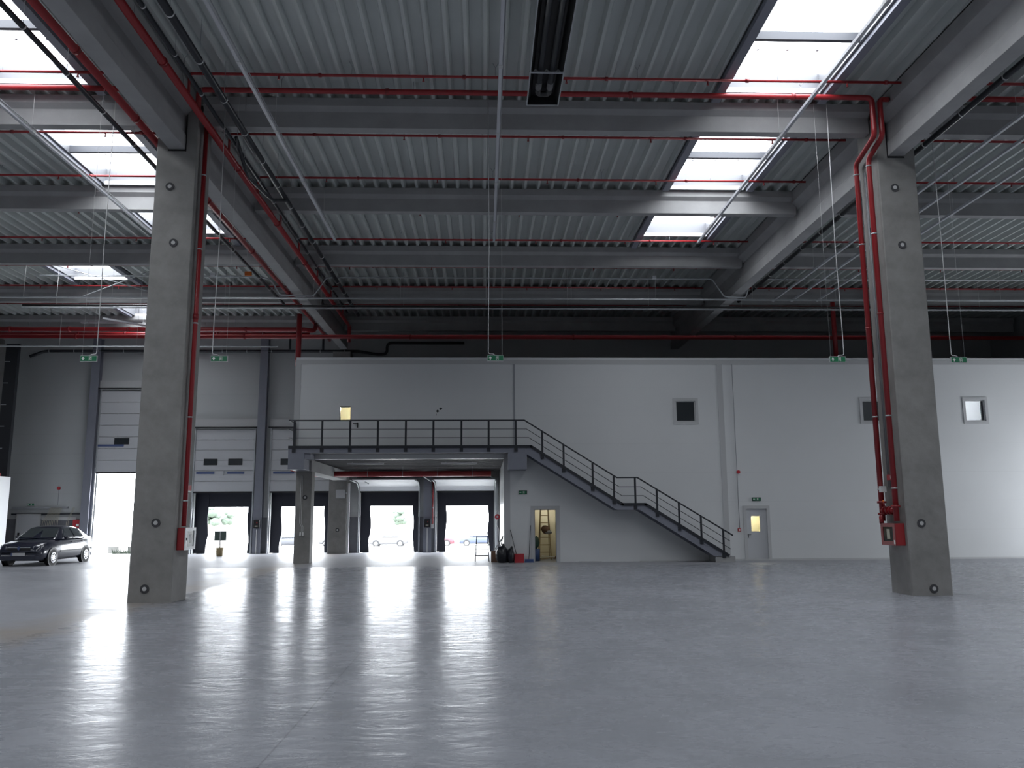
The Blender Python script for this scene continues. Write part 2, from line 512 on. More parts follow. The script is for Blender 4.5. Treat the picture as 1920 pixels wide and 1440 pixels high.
# ================================================================ FRAME
GX = [-24.12, -7.12, 9.88]
ORD = ['first', 'second', 'third', 'fourth', 'fifth', 'sixth', 'seventh', 'eighth']


def girder(x, y0, y1, label):
    p = [(-.19, 10.25), (.19, 10.25), (.19, 10.60), (.14, 10.65), (.14, 11.10), (.36, 11.28), (.36, 11.63), (-.36, 11.63), (-.36, 11.28), (-.14, 11.10), (-.14, 10.65), (-.19, 10.60)]
    return one('roof_girder', MB().prismy([(x + a, b) for a, b in p], y0, y1), 'concrete_beam', label, 'beam', 'concrete roof girders', bevel=.008)


girder(-7.12, -6, 18.6, 'grey concrete girder running overhead from the camera to the left column')
girder(-7.12, 18.75, 41.3, 'grey concrete girder running from the left column to the gate wall')
girder(9.88, -6, 18.6, 'grey concrete girder running overhead from the camera to the right column')
girder(9.88, 18.75, 41.3, 'grey concrete girder running from the right column over the white office')
girder(-24.12, 10, 41.0, 'grey concrete girder far left, carried by the column beside the black ladder')

PY = [18.55, 23.95, 29.35, 34.75, 40.15]


def purlin(x0, x1, y, label):
    p = [(-.13, 10.93), (.13, 10.93), (.13, 11.33), (.25, 11.43), (.25, 11.632), (-.25, 11.632), (-.25, 11.43), (-.13, 11.33)]
    return one('roof_beam', MB().prismx([(y + a, b) for a, b in p], x0, x1), 'concrete_beam', label, 'beam', 'concrete cross beams', bevel=.006)


for i, y in enumerate(PY):
    for x0, x1, bn in ((-23.9, -7.34, 'left bay'), (-6.9, 9.66, 'centre bay'), (10.1, 27.1, 'right bay')):
        if i == 0: x0 += .27 if x0 > -20 else 0; x1 -= .27 if x1 < 20 else 0
        purlin(x0, x1, y, 'grey concrete cross beam under the roof, %s, %s from the camera' % (bn, ORD[i]))


def column(name, x, y, w, d, ztop, label, head=None, socks=(), mt='concrete', z0=0):
    t = root(name, (x, y + d / 2, z0), label, 'column', 'concrete columns')
    mb = MB().box(x - w / 2, x + w / 2, y, y + d, z0, ztop, c=.02)
    if head:
        mb.box(x - w / 2, x - .20, y, y + d, ztop, head, c=.015).box(x + .20, x + w / 2, y, y + d, ztop, head, c=.015)
    build('shaft', mb, mt, t)
    for sx_, sz in socks:
        build('socket_ring', MB().disc((sx_, y - .006, sz), (0, -1, 0), .045, .095, .012), 'ring_dark', t)
        build('socket_plug', MB().disc((sx_, y - .004, sz), (0, -1, 0), 0, .045, .02), 'ring_fill', t)
    return t


cL = column('concrete_column', -7.12, 18.2, .92, .92, 10.2, 'large grey concrete column on the left with a red pipe down its side', 11.27, [(-7.23, 9.33), (-7.07, 7.98), (-7.07, 1.68), (-7.22, .29)])
cR = column('concrete_column', 9.88, 18.2, .92, .92, 10.2, 'large grey concrete column on the right with twin red pipes', 11.27, [(9.79, 9.45), (9.85, 8.03), (9.75, 1.57), (9.91, .15)])
# black sealant line around each girder seat, on the front face
for c, x, s in ((cL, -7.12, 1), (cR, 9.88, -1)):
    build('sealant_line', MB().box(x - .20, x + .20, 18.19, 18.2, 10.205, 10.235).box(x + s * .19 - .012 * (s < 0), x + s * .19 + .012 * (s > 0) + .0, 18.19, 18.2, 10.2, 11.1), 'joint', c)
build('socket_ring', MB().disc((9.414, 18.75, 8.60), (-1, 0, 0), .03, .06, .01), 'ring_dark', cR)
column('concrete_column', -7.23, 41.3, .90, .85, 10.12, 'grey concrete column between the open gates, beyond the gallery', None, [(-7.2, 1.15)])
column('concrete_column', -23.67, 40.0, .92, .92, 10.2, 'concrete column at the far left edge beside the black riser')
column('concrete_column', 18.35, 33.3, .92, .92, 11.5, 'concrete column rising above the office roof behind the right column', z0=8.13)

# steel wall columns
for x, lb in ((-19.78, 'blue-grey steel wall column left of the tall drive-in gate'), (-11.28, 'blue-grey steel wall column between the two raised dock doors'), (-2.82, 'blue-grey steel column between the two open docks under the gallery')):
    z1 = 10.9 if x < -5 else 4.0
    p = [(-.2, 0), (.2, 0), (.2, .03), (.02, .03), (.02, .33), (.2, .33), (.2, .36), (-.2, .36), (-.2, .33), (-.02, .33), (-.02, .03), (-.2, .03)]
    one('steel_column', MB().prismz([(x + a, YB - .37 + b) for a, b in p], 0, z1), 'blue_grey', lb, 'column', 'steel wall columns')


# ================================================================ PIPEWORK
def pipe_thing(name, path, r, mt, label, cat, group=None, seg=12, rr=.12):
    P = rnd(path, rr)
    t = root(name, path[0], label, cat, group)
    build('pipe_run', MB().tube(P, r, seg), mt, t)
    return t


def ring(t, p, axis, r, mt='galv', w=.03, name='clamp'):
    p = Vector(p); a = Vector(axis).normalized()
    build(name, MB().tube([p - a * w / 2, p + a * w / 2], r, 12), mt, t)


def hanger(t, x, y, z, zt, fork=True):
    mb = MB().tube([(x, y, z), (x, y, zt - .12)], .006, 5)
    if fork: mb.tube([(x, y, zt - .12), (x - .06, y, zt)], .006, 5).tube([(x, y, zt - .12), (x + .06, y, zt)], .006, 5)
    build('hanger', mb, 'cable', t)


SPY = [16.92, 19.8, 22.5, 25.15, 27.8, 31.0, 33.85, 36.8]
for i, y in enumerate(SPY):
    for bi, (x0, x1, bn) in enumerate(((-23.7, -7.6, 'left bay'), (-6.45, 9.45, 'centre bay'), (10.3, 26.9, 'right bay'))):
        zz = 11.42
        path = [(x0, y, zz), (x1, y, zz)]
        if bi == 1: path = [(x0, y, 10.85)] + path
        t = pipe_thing('sprinkler_pipe', path, .032, 'red', 'thin red sprinkler pipe under the roof sheets, %s, %s from the camera' % (bn, ORD[i]), 'pipe', 'thin red sprinkler pipes', 8, .08)
        n = 5
        for k in range(n):
            x = x0 + (x1 - x0) * (k + .5) / n + .35 * (-1) ** i
            mb = MB().tube([(x, y, zz), (x, y, zz - .10)], .018, 6).disc((x, y, zz - .115), (0, 0, 1), 0, .03, .008, 8)
            build('sprinkler_head', mb, 'red_dark', t)
            ring(t, (x + .9, y, zz), (1, 0, 0), .045, 'red_dark', .07, 'coupling')
            hanger(t, x + 1.6, y, zz, ZL + .12)

# thick red feed pipe in front of the first beam
t = pipe_thing('fire_main', [(9.28, 19.0, 1.62), (9.28, 19.0, 10.38), (9.06, 17.53, 10.45), (9.06, 17.53, 11.38), (-6.45, 17.53, 11.38), (-6.45, 17.53, 10.88)], .062, 'red', 'red riser on the rear edge of the right column, running left under the roof', 'pipe', 'red fire mains', 14, .14)
for x in range(-5, 9, 3): hanger(t, x + .4, 17.53, 11.38, ZL + .12)
for z in (2.35, 4.05, 6.2, 8.3, 10.1): ring(t, (9.28, 19.0, z), (0, 0, 1), .072, 'galv' if z != 6.2 else 'red_dark')
for x in (-2.2, 3.4, 7.2): ring(t, (x, 17.53, 11.38), (1, 0, 0), .078, 'red_dark', .08, 'coupling')
for z in (1.78, 2.05): ring(t, (9.28, 19.0, z), (0, 0, 1), .10, 'red_dark', .05, 'flange')
t = pipe_thing('fire_main', [(9.28, 18.35, 1.62), (9.28, 18.35, 10.24), (9.28, 17.60, 10.46), (9.28, 17.60, 11.38), (9.50, 17.60, 11.38)], .062, 'red', 'red riser on the front edge of the right column, above the hose cabinet', 'pipe', 'red fire mains', 14, .14)
for z in (2.35, 4.0, 6.4, 8.35, 10.05): ring(t, (9.28, 18.35, z), (0, 0, 1), .072, 'galv' if z != 6.4 else 'red_dark')
ring(t, (9.28, 18.35, 1.95), (0, 0, 1), .10, 'red_dark', .05, 'flange')
t = pipe_thing('fire_main', [(10.35, 17.53, 11.38), (26.9, 17.53, 11.38)], .062, 'red', 'thick red pipe under the roof in the right bay', 'pipe', 'red fire mains')
t = pipe_thing('fire_main', [(-23.7, 17.53, 11.38), (-7.9, 17.53, 11.38)], .062, 'red', 'thick red pipe under the roof in the left bay', 'pipe', 'red fire mains')
# cross connection with valve at the foot of the twin risers
t = root('valve_set', (9.28, 18.7, 1.8), 'red valve assembly joining the twin risers above the hose cabinet', 'valve')
build('cross_pipe', MB().tube([(9.28, 18.98, 1.86), (9.28, 18.37, 1.86)], .06, 12), 'red', t)
for y in (18.52, 18.66, 18.82):
    build('flange', MB().tube([(9.28, y, 1.86), (9.28, y + .04, 1.86)], .095, 12), 'red_dark', t)
build('valve_wheel', MB().disc((9.16, 18.67, 2.04), (0, 0, 1), .05, .075, .015).tube([(9.2, 18.67, 1.9), (9.16, 18.67, 2.04)], .015, 6), 'red_dark', t)
build('valve_cap', MB().ball((9.2, 18.75, 2.06), .03, .03, .04), 'amber', t)
build('junction_box', MB().box(9.22, 9.34, 18.84, 18.96, 2.28, 2.42), 'wire', t)
build('lower_elbow', MB().tube([(9.28, 18.98, 1.80), (9.22, 18.95, 1.70), (9.20, 18.9, 1.57)], .05, 10), 'red_dark', t)

# mains along the girders
t = pipe_thing('fire_main', [(-6.415, 8, 10.80), (-6.415, 38.5, 10.80), (-6.415, 38.5, 10.0)], .083, 'red', 'long red pipe along the right side of the left girder', 'pipe', 'red fire mains')
for y in (12.5, 15.4, 20.5, 24.6, 28.6, 33): ring(t, (-6.415, y, 10.80), (0, 1, 0), .10, 'red_dark', .08, 'coupling')
for y in (14, 16.5, 21, 25, 29): hanger(t, -6.415, y, 10.80, ZL)
t = pipe_thing('fire_main', [(-7.68, 8, 10.50), (-7.68, 40.3, 10.50)], .080, 'red', 'long red pipe along the left lower edge of the left girder', 'pipe', 'red fire mains')
for y in (14.5, 17.2, 22, 26.4, 31.5): ring(t, (-7.68, y, 10.50), (0, 1, 0), .097, 'red_dark', .08, 'coupling')
for y in (13, 15, 17, 21, 24, 27.5): hanger(t, -7.68, y, 10.5, ZL)
t = pipe_thing('fire_main', [(-6.55, 18.42, 1.60), (-6.55, 18.42, 10.92)], .052, 'red', 'red riser down the right side of the left column to the hose cabinet', 'pipe', 'red fire mains')
for z in (2.15, 4.0, 6.15, 7.9, 9.7): ring(t, (-6.55, 18.42, z), (0, 0, 1), .062, 'galv')
ring(t, (-6.55, 18.42, 6.3), (0, 0, 1), .066, 'red_dark', .12, 'coupling')
# big mains near the gate wall
for (p, r, lb) in (([(-26, 36.0, 10.05), (-8.0, 36.0, 10.05), (-7.6, 36.3, 10.05), (-7.6, 36.6, 10.4)], .10, 'upper thick red main crossing the left bay above the gates'),
                   ([(-26, 37.0, 9.94), (26.8, 37.0, 9.94)], .095, 'lower thick red main running the whole width of the hall'),
                   ([(-23.5, 38.6, 10.42), (-8.3, 38.6, 10.42)], .08, 'third red main in the left bay, highest of the stack'),
                   ([(-7.76, 34.0, 8.0), (-7.76, 34.0, 10.25)], .11, 'thick red vertical pipe rising from the left corner of the office roof'),
                   ([(15.2, 34.2, 8.0), (15.2, 34.2, 10.9)], .10, 'dim red vertical pipe rising from the office roof near the right column')):
    t = pipe_thing('fire_main', p, r, 'red', lb, 'pipe', 'red fire mains', 14, .2)
    a = Vector(p[0]); b = Vector(p[1]); d = b - a
    for k in range(1, 7 if d.length > 5 else 2):
        q = a + d * k / 7; ring(t, q, d, r + .022, 'red_dark', .1, 'coupling')
        if d.length > 5: hanger(t, q.x + .8, q.y, q.z, ZL)
# black drain pipes with clips
for (x, z, y0, y1, r, lb) in ((-5.62, 10.72, 8, 36, .075, 'black drain pipe hung right of the left girder'), (-8.18, 10.42, 8, 33, .055, 'black drain pipe hung left of the left girder'),
                              (10.68, 10.60, 8, 33, .068, 'black drain pipe hung right of the right girder'), (-6.11, 10.85, 8, 36, .045, 'thin black drain pipe just above the long red pipe')):
    t = pipe_thing('drain_pipe', [(x, y0, z), (x, y1, z)], r, 'black_pipe', lb, 'pipe', 'black drain pipes')
    y = y0 + 1
    while y < y1:
        ring(t, (x, y, z), (0, 1, 0), r + .007, 'wire', .03)
        build('hanger', MB().tube([(x, y, z), (x, y, ZL)], .005, 4), 'cable', t); y += 1.55
t = pipe_thing('drain_pipe', [(-6.0, 18.9, 10.9), (-6.0, 19.2, 10.75), (-5.9, 19.6, 10.2), (-5.62, 20.9, 10.1), (-5.62, 22.4, 10.68)], .045, 'black_pipe', 'curved black drain branch behind the left column', 'pipe', 'black drain pipes', 10, .3)

# ================================================================ LIGHT TRUNKING / CONDUITS
GR = 'overhead light trunkings'
for x, y0, y1, z, lb in ((-4.80, 8, 25.6, 10.62, 'pale trunking running away under the roof, left of centre'), (.34, 8, 25.6, 10.62, 'pale trunking running straight away under the roof centre'),
                         (7.05, 8, 25.6, 10.62, 'pale trunking passing below the centre bay rooflights'), (-10.42, 8, 25.0, 10.62, 'pale trunking in the left bay beneath the rooflights'),
                         (12.12, 10, 33, 10.62, 'first trunking right of the right girder'), (12.92, 10, 33, 10.62, 'second trunking right of the right girder'), (13.98, 10, 33, 10.62, 'third trunking right of the right girder')):
    t = root('light_trunking', (x, y0, z), lb, 'trunking', GR)
    build('channel', MB().box(x - .035, x + .035, y0, y1, z - .03, z + .04), 'trunk', t)
    build('cable', MB().tube([(x + .05, y0, z + .06), (x + .05, y1, z + .06)], .012, 6), 'cable', t)
    y = y0 + 1.2
    while y < y1:
        if any(r[0] - .1 < x < r[1] + .1 and r[2] - .2 < y < r[3] + .3 for r in rects): y += .3; continue
        build('joint_cover', MB().box(x - .045, x + .045, y, y + .12, z - .036, z + .045), 'frame', t)
        build('hanger', MB().tube([(x, y, z + .04), (x, y, ZL + .05)], .004, 4), 'wire', t); y += 2.9
for y, z, x0, x1, lb, w in ((30.7, 10.06, -22, 26, 'upper galvanised tray line crossing the whole hall below the girders', .05), (32.1, 10.03, -18.2, 26, 'lower galvanised tray line crossing the hall, edged in black', .05), (35.5, 9.17, -23, -9.0, 'pale trunking low over the gates in the left bay', .045)):
    t = root('cable_tray', (x0, y, z), lb, 'cable tray', 'cable trays crossing the hall')
    build('channel', MB().box(x0, x1, y - w, y + w, z - .025, z + .02), 'galv', t)
    if y == 32.1: build('edge_cable', MB().tube([(x0, y, z + .09), (x1, y, z + .09)], .04, 8), 'black', t)
    x = x0 + 1.3
    while x < x1:
        if any(abs(x - g) < .45 for g in GX): x += .5; continue
        build('hanger', MB().tube([(x, y, z), (x, y, ZL)], .006, 4), 'wire', t); x += 3.3
p = [(-16.8, 30.6, 10.88), (-8.6, 30.6, 10.88), (-8.1, 30.6, 10.75), (-7.75, 30.6, 10.15), (-6.5, 30.6, 10.12), (-6.0, 30.6, 10.86), (8.9, 30.6, 10.86), (9.35, 30.6, 10.15), (10.2, 30.6, 10.12), (10.4, 30.6, 10.86), (26, 30.6, 10.86)]
t = pipe_thing('steel_conduit', p, .028, 'galv', 'thin galvanised conduit that dips under both girders', 'conduit', None, 8, .1)
build('sensor_box', MB().box(6.55, 6.70, 30.5, 30.6, 10.84, 10.96), 'pure_white', t)
build('alarm_box', MB().box(-9.1, -8.85, 30.5, 30.6, 10.9, 11.05), 'amber', t)
build('sensor_box', MB().box(-10.4, -10.22, 30.5, 30.6, 10.88, 11.0), 'pure_white', t)
for i, (a, b) in enumerate((((-18.0, 36.4, 10.45), (-15.3, 36.4, 10.45)), ((-16.5, 35.2, 10.35), (-14.1, 37.0, 10.2)))):
    one('strip_luminaire', MB().bar(a, b, .09, .07), 'trunk', ['unlit strip light over the thick red mains in the left bay', 'slanting unlit strip light beside the narrow rooflight'][i], 'lamp', 'strip lights in the left bay')
for i, (a, b) in enumerate((((-17.0, 31.6, 11.66), (-12.2, 31.6, 10.3)), ((-15.5, 31.3, 10.25), (-12.1, 31.3, 11.66)))):
    one('brace_rod', MB().tube([a, b], .02, 6), 'galv', ['thin brace rod falling to the right below the rear left rooflight', 'thin brace rod rising to the right below the rear left rooflight'][i], 'rod', 'brace rods')

# radiant tube heater
t = root('radiant_heater', (1.26, 14, 10.5), 'black tube heater hung in the middle of the roof', 'heater')
x0, x1, y0, y1, z = .93, 1.60, 9.5, 16.4, 10.5
mb = MB().add([(x0, y0, z), (x0, y1, z), (x0 + .1, y0, z + .22), (x0 + .1, y1, z + .22), (x1 - .1, y0, z + .22), (x1 - .1, y1, z + .22), (x1, y0, z), (x1, y1, z)], [(0, 1, 3, 2), (2, 3, 5, 4), (4, 5, 7, 6), (1, 7, 5, 3), (0, 2, 4, 6)])
build('reflector', mb, 'black', t)
for xx in (x0, x1): build('lip', MB().box(xx - .012, xx + .012, y0, y1, z - .012, z + .012), 'galv', t)
build('end_lip', MB().box(x0, x1, y1 - .012, y1 + .012, z - .012, z + .012), 'galv', t)
for xx in (1.14, 1.38): build('tube', MB().tube([(xx, y0, z + .09), (xx, 15.75, z + .09)], .058, 12), 'rail', t)
for xx in (1.14, 1.38): build('tube_collar', MB().tube([(xx, 15.6, z + .09), (xx, 15.85, z + .09)], .068, 12), 'soffit', t)
build('return_bend', MB().tube(rnd([(1.14, 15.8, z + .09), (1.14, 16.1, z + .09), (1.38, 16.1, z + .09), (1.38, 15.8, z + .09)], .1), .058, 12), 'ladder', t)
for yy in (12.7, 15.1):
    mb = MB().box(x0 - .02, x1 + .02, yy - .015, yy + .015, z - .01, z + .02)
    for xx in (1.04, 1.26, 1.49): mb.bar((xx - .05, yy, z + .01), (xx, yy, z + .07), .012, .02).bar((xx, yy, z + .07), (xx + .05, yy, z + .01), .012, .02)
    build('bracket', mb, 'galv', t)
    for xx in (x0, x1): build('hanger', MB().tube([(xx, yy, z), (xx, yy, ZL)], .004, 4), 'cable', t)

# ================================================================ EXIT SIGNS
def exit_face(mbg, mbw, xc, y, zc, w, h, arrow='up', mba=None):
    """green panel (mbg) with white arrow and running-man door (mbw); faces -y"""
    mbg.box(xc - w / 2, xc + w / 2, y - .004, y, zc - h / 2, zc + h / 2)
    ax = xc - w * .33; q = h * .36; yy = y - .009
    if arrow == 'up': pts = [(0, q), (q * .9, 0), (q * .3, 0), (q * .3, -q), (-q * .3, -q), (-q * .3, 0), (-q * .9, 0)]
    else: pts = [(-q, 0), (0, q * .9), (0, q * .3), (q, q * .3), (q, -q * .3), (0, -q * .3), (0, -q * .9)]
    mba.prismy([(ax + a, zc + b) for a, b in pts], yy, y - .003)
    dx = xc + w * .12; hh = h * .40
    mbw.box(dx - h * .26, dx - h * .20, yy, y - .003, zc - hh, zc + hh).box(dx + h * .20, dx + h * .26, yy, y - .003, zc - hh, zc + hh).box(dx - h * .26, dx + h * .26, yy, y - .003, zc + hh - h * .05, zc + hh)
    mbw.disc((dx, y - .003, zc + hh * .5), (0, -1, 0), 0, h * .07, .006, 8)
    for a, b in (((0, .3), (-.05, -.05)), ((-.05, -.05), (-.16, -.36)), ((-.05, -.05), (.12, -.3)), ((0, .2), (-.17, .05)), ((0, .2), (.16, .12))):
        mbw.bar((dx + a[0] * h, y - .006, zc + a[1] * h), (dx + b[0] * h, y - .006, zc + b[1] * h), h * .06, .005, (0, 1, 0))


for x, z, lb, side in ((-8.75, 5.28, 'hanging green exit sign left of the left column', 1), (-5.89, 5.28, 'hanging green exit sign just right of the left column', -1), (.27, 5.30, 'hanging green exit sign at the middle of the hall', -1),
                       (8.10, 5.28, 'hanging green exit sign just left of the right column', 1), (10.93, 5.27, 'hanging green exit sign right of the right column', -1)):
    t = root('exit_sign', (x, 18.15, z), lb, 'sign', 'hanging exit signs')
    w, h = .35, .115
    build('housing', MB().box(x - w / 2 - .01, x + w / 2 + .01, 18.15, 18.19, z - h / 2 - .01, z + h / 2 + .01), 'frame', t)
    g = MB(); q = MB(); r_ = MB(); exit_face(g, q, x, 18.15, z, w, h, 'up', r_)
    build('face', g, 'green', t); build('running_figure', q, 'white_mark', t); build('arrow', r_, 'white_mark', t)
    xe = x + side * .16
    build('cable', MB().tube(rnd([(x, 18.17, z + h / 2), (x + side * .05, 18.17, z + .10), (xe, 18.17, z + .10), (xe, 18.17, z + .6), (xe - side * .02, 18.18, 8), (xe, 18.15, 11.66)], .06), .009, 6), 'wire', t)
    build('suspension_wire', MB().tube([(x - side * .15, 18.17, z + h / 2), (x - side * .15, 18.17, 11.66)], .003, 4), 'wire', t)

# ================================================================ GATES
def sect_door(n, i, a, b, z0, z1, rows, wins, label, wz, bars):
    """raised sectional door standing vertically above its opening"""
    t = root('door_%d' % n, ((a + b) / 2, YB - .05, z0), label, 'door', None, ST)
    a0, b0 = a - .04, b + .04; hh = (z1 - z0) / rows; yf = YB - .09
    for k in range(rows):
        build('panel', MB().box(a0, b0, yf, YB - .04, z0 + k * hh + .010, z0 + (k + 1) * hh - .010), 'door_white', t)
    for k in range(1, rows):
        for q in (.33, .67) if b - a < 3.5 else (.2, .5, .8):
            xx = a + (b - a) * q
            build('hinge', MB().box(xx - .04, xx + .04, yf - .012, yf, z0 + k * hh - .04, z0 + k * hh + .04), 'frame', t)
    for w0, w1 in wins:
        f = build('window_frame', MB().box(w0, w1, yf - .02, yf, wz[0], wz[1]), 'black', t)
        build('pane', MB().box(w0 + .035, w1 - .035, yf - .024, yf - .02, wz[0] + .035, wz[1] - .035), 'dark_glass', f)
    for w0, w1 in bars[1]:
        build('blue_strip', MB().box(w0, w1, yf - .03, yf, bars[0] - .05, bars[0] + .05), 'blue_strip', t)
    build('bottom_seal', MB().box(a0, b0, yf, YB - .03, z0 - .07, z0 + .004), 'black', t)
    for xx in (a - .10, b + .04):
        build('track', MB().box(xx, xx + .06, YB - .14, YB - .05, 0 if z0 < 4 else 0, z1 + .1), 'galv', t)
    build('header', MB().box(a - .15, b + .15, YB - .12, YB, z1 + .06, z1 + .52), 'frame', t)
    build('shaft', MB().tube([(a - .2, YB - .2, z1 + .1), (b + .2, YB - .2, z1 + .1)], .03, 8), 'black', t)
    build('pull_rope_bracket', MB().box((a + b) / 2 - .02, (a + b) / 2 + .02, yf - .06, yf, bars[0] - .12, bars[0] + .1), 'galv', t)
    return t


d = DOCKS
sect_door(1, 0, d[0][0], d[0][1], 4.08, 8.23, 7, [(-18.69, -17.95), (-16.85, -16.1)], 'tall white drive-in door raised above the gate left of the left column', (5.47, 5.80), (5.42, [(-19.5, -18.2)]))
sect_door(2, 1, d[1][0], d[1][1], 3.08, 6.22, 6, [(-14.16, -13.48), (-12.93, -12.22)], 'white dock door raised above the opening right of the left column', (4.41, 4.73), (4.02, [(-14.5, -13.6), (-12.95, -12.1)]))
sect_door(3, 2, d[2][0], d[2][1], 3.08, 6.22, 6, [(-10.30, -9.62), (-8.95, -8.25)], 'white dock door raised behind the left end of the gallery', (4.41, 4.73), (4.02, [(-10.65, -9.6), (-9.1, -8.2)]))
for n, (a, b, h), lb in ((4, d[3], 'white dock door slid up under the gallery, left of the steel column'), (5, d[4], 'white dock door slid up under the gallery, right of the steel column')):
    t = root('door_%d' % n, ((a + b) / 2, YB - .1, 3.0), lb, 'door', None, ST)
    pts = [(YB - .08, 3.06), (YB - .25, 3.30), (YB - .75, 3.48), (YB - 1.4, 3.52), (YB - 2.0, 3.52), (YB - 2.6, 3.52)]
    for (ya, za), (yb, zb) in zip(pts, pts[1:]):
        nx = Vector((0, zb - za, ya - yb)).normalized() * .04
        build('panel', MB().prismx([(ya, za), (yb, zb), (yb + nx.y, zb + nx.z), (ya + nx.y, za + nx.z)], a - .03, b + .03), 'pure_white', t)
    for xx in (a - .10, b + .04):
        build('track', MB().tube(rnd([(xx + .03, YB - .1, 0), (xx + .03, YB - .1, 3.1), (xx + .03, YB - .75, 3.45), (xx + .03, YB - 3.0, 3.5)], .3), .028, 6), 'galv', t)
    build('shaft', MB().tube([(a - .2, YB - .15, 3.72), (b + .2, YB - .15, 3.72)], .03, 8), 'galv', t)
    build('bottom_seal', MB().box(a, b, YB - .1, YB - .05, 2.99, 3.06), 'black', t)

# dock shelters (dark curtains outside)
for k, (a, b, h) in enumerate(DOCKS[1:]):
    t = root('dock_shelter', ((a + b) / 2, YB + .5, 0), 'navy dock shelter curtains around the %s dock opening from the left' % ORD[k], 'dock shelter', 'dock shelters')
    y = YB + .55; li, ri = a + .46 + (.0 if k else .12), b - .30
    build('top_curtain', MB().box(a - .1, b + .1, y, y + .03, 2.32, h + .5), 'curtain', t)

    def side(xo, xi):
        pts = [(xo, 0), (xo, h)]; n = 10
        for q in range(n + 1):
            z = h - h * q / n; pts.append((xi + .035 * math.sin(q * 1.1 + k) * (1 if z < 2.2 else 0) - (.05 if z < .9 else 0) * (1 if xi > xo else -1), z))
        return MB().prismy(pts[::-1], y - .03, y)
    build('side_curtain', side(a - .1, li), 'curtain', t); build('side_curtain', side(b + .1, ri), 'curtain', t)
    build('shelter_frame', MB().box(a - .16, a - .08, YB + .2, y + .05, -.2, h + .5).box(b + .08, b + .16, YB + .2, y + .05, -.2, h + .5).box(a - .16, b + .16, YB + .2, y + .05, h + .5, h + .56), 'curtain', t)
    build('dock_leveller', MB().box(a + .1, b - .1, YB + .1, YB + .52, -.12, .0), 'galv', t)

# dock control boxes
for x, lb in ((-11.28, 'black dock control box on the steel column between the raised doors'), (-2.82, 'black dock control box on the steel column under the gallery')):
    t = root('control_box', (x, YB - .42, 0), lb, 'control box', 'dock control boxes')
    build('box', MB().box(x - .15, x + .15, YB - .50, YB - .38, 1.25, 1.65), 'black', t, .01)
    build('label_plate', MB().box(x - .07, x + .07, YB - .506, YB - .50, 1.33, 1.38), 'hose', t)
    build('button', MB().disc((x + .03, YB - .50, 1.52), (0, -1, 0), 0, .025, .02, 10), 'red_plastic', t)
    build('cable_duct', MB().box(x - .025, x + .025, YB - .41, YB - .38, .0, 1.2), 'wire', t)
t = root('red_riser', (-2.5, YB - .3, 0), 'thin red pipe down the pier between the two gallery docks', 'pipe')
build('pipe_run', MB().tube([(-2.55, YB - .42, 1.4), (-2.55, YB - .42, 3.55)], .03, 8), 'red', t)
build('clamp', MB().tube([(-2.55, YB - .42, 2.2), (-2.55, YB - .42, 2.23)], .037, 8), 'galv', t)
build('socket_box', MB().box(-2.62, -2.5, YB - .47, YB - .40, 1.2, 1.42), 'wire', t)

# black tray with clips on the gate wall
t = root('wall_conduit', (-15, YB - .2, 10.25), 'black pipe with clips high along the gate wall', 'pipe')
build('pipe_run', MB().tube(rnd([(-23.0, YB - .6, 9.9), (-22.4, YB - .3, 10.25), (-6.5, YB - .3, 10.26), (-5.6, YB - .3, 10.1), (-5.0, YB - .3, 10.1), (-5.0, YB - .3, 10.7), (-1, YB - .3, 10.7)], .25), .075, 10), 'black_pipe', t)
for k in range(13):
    x = -22.2 + k * 1.25; build('clip', MB().tube([(x, YB - .3, 10.25), (x + .03, YB - .3, 10.25)], .09, 8).tube([(x, YB - .3, 10.3), (x, YB - .3, 10.5)], .008, 4), 'galv', t)
t = root('black_riser', (-22.9, 39.9, 0), 'black cable riser with silver clips beside the far left column', 'pipe')
build('riser_duct', MB().box(-23.20, -22.62, 39.88, 40.1, 0, 10.2), 'black_pipe', t)
for k in range(9): build('clip', MB().box(-23.2, -22.95, 39.86, 39.88, .9 + k * 1.05, .93 + k * 1.05), 'galv', t)
for x, w in ((-6.3, 0), ): pass
t = root('downpipe', (-8.6, YB - .3, 9), 'short black drop pipes left of the thick red vertical pipe', 'pipe')
for x in (-10.0, -8.3): build('drop', MB().tube([(x, YB - .3, 10.2), (x, YB - .3, 11.2)], .06, 8), 'black_pipe', t)

# ================================================================ OFFICE BLOCK
H1 = (2.0, 2.86, 0, 2.03)                      # open doorway
D2 = (10.42, 11.24, 0, 2.02)                   # closed door with lit glass
WU = (-5.70, -5.29, 5.58, 6.11)                # small lit pane of the gallery door
W1 = (7.76, 8.56, 5.50, 6.34); W2 = (15.42, 16.22, 5.50, 6.36); W3 = (19.70, 20.52, 5.50, 6.37)
off = wall_xz(.82, 27.15, 0, 8.0, YO, YO + .15, [H1, D2, W1, W2, W3])
up_ = wall_xz(-7.5, .82, 4.03, 8.0, YO, YO + .15, [WU])
off.add(up_.v, up_.f)
one('wall_office', off, 'office', 'white panelled front wall of the two storey office block', 'wall', kind=ST, origin=(0, YO, 0))
one('wall_office_side', MB().box(.82, .97, YO + .15, YB, 0, 4.05), 'office', 'glossy white side wall of the office beside the docks', 'wall', kind=ST)
one('wall_office_end', MB().box(-7.5, -7.35, YO + .15, YB, 4.2, 8.0), 'office', 'white end wall of the upper office storey', 'wall', kind=ST)
one('ceiling_office', MB().box(-7.5, 27.15, YO, YB, 8.0, 8.12), 'office', 'flat top of the white office block', 'roof', kind=ST)
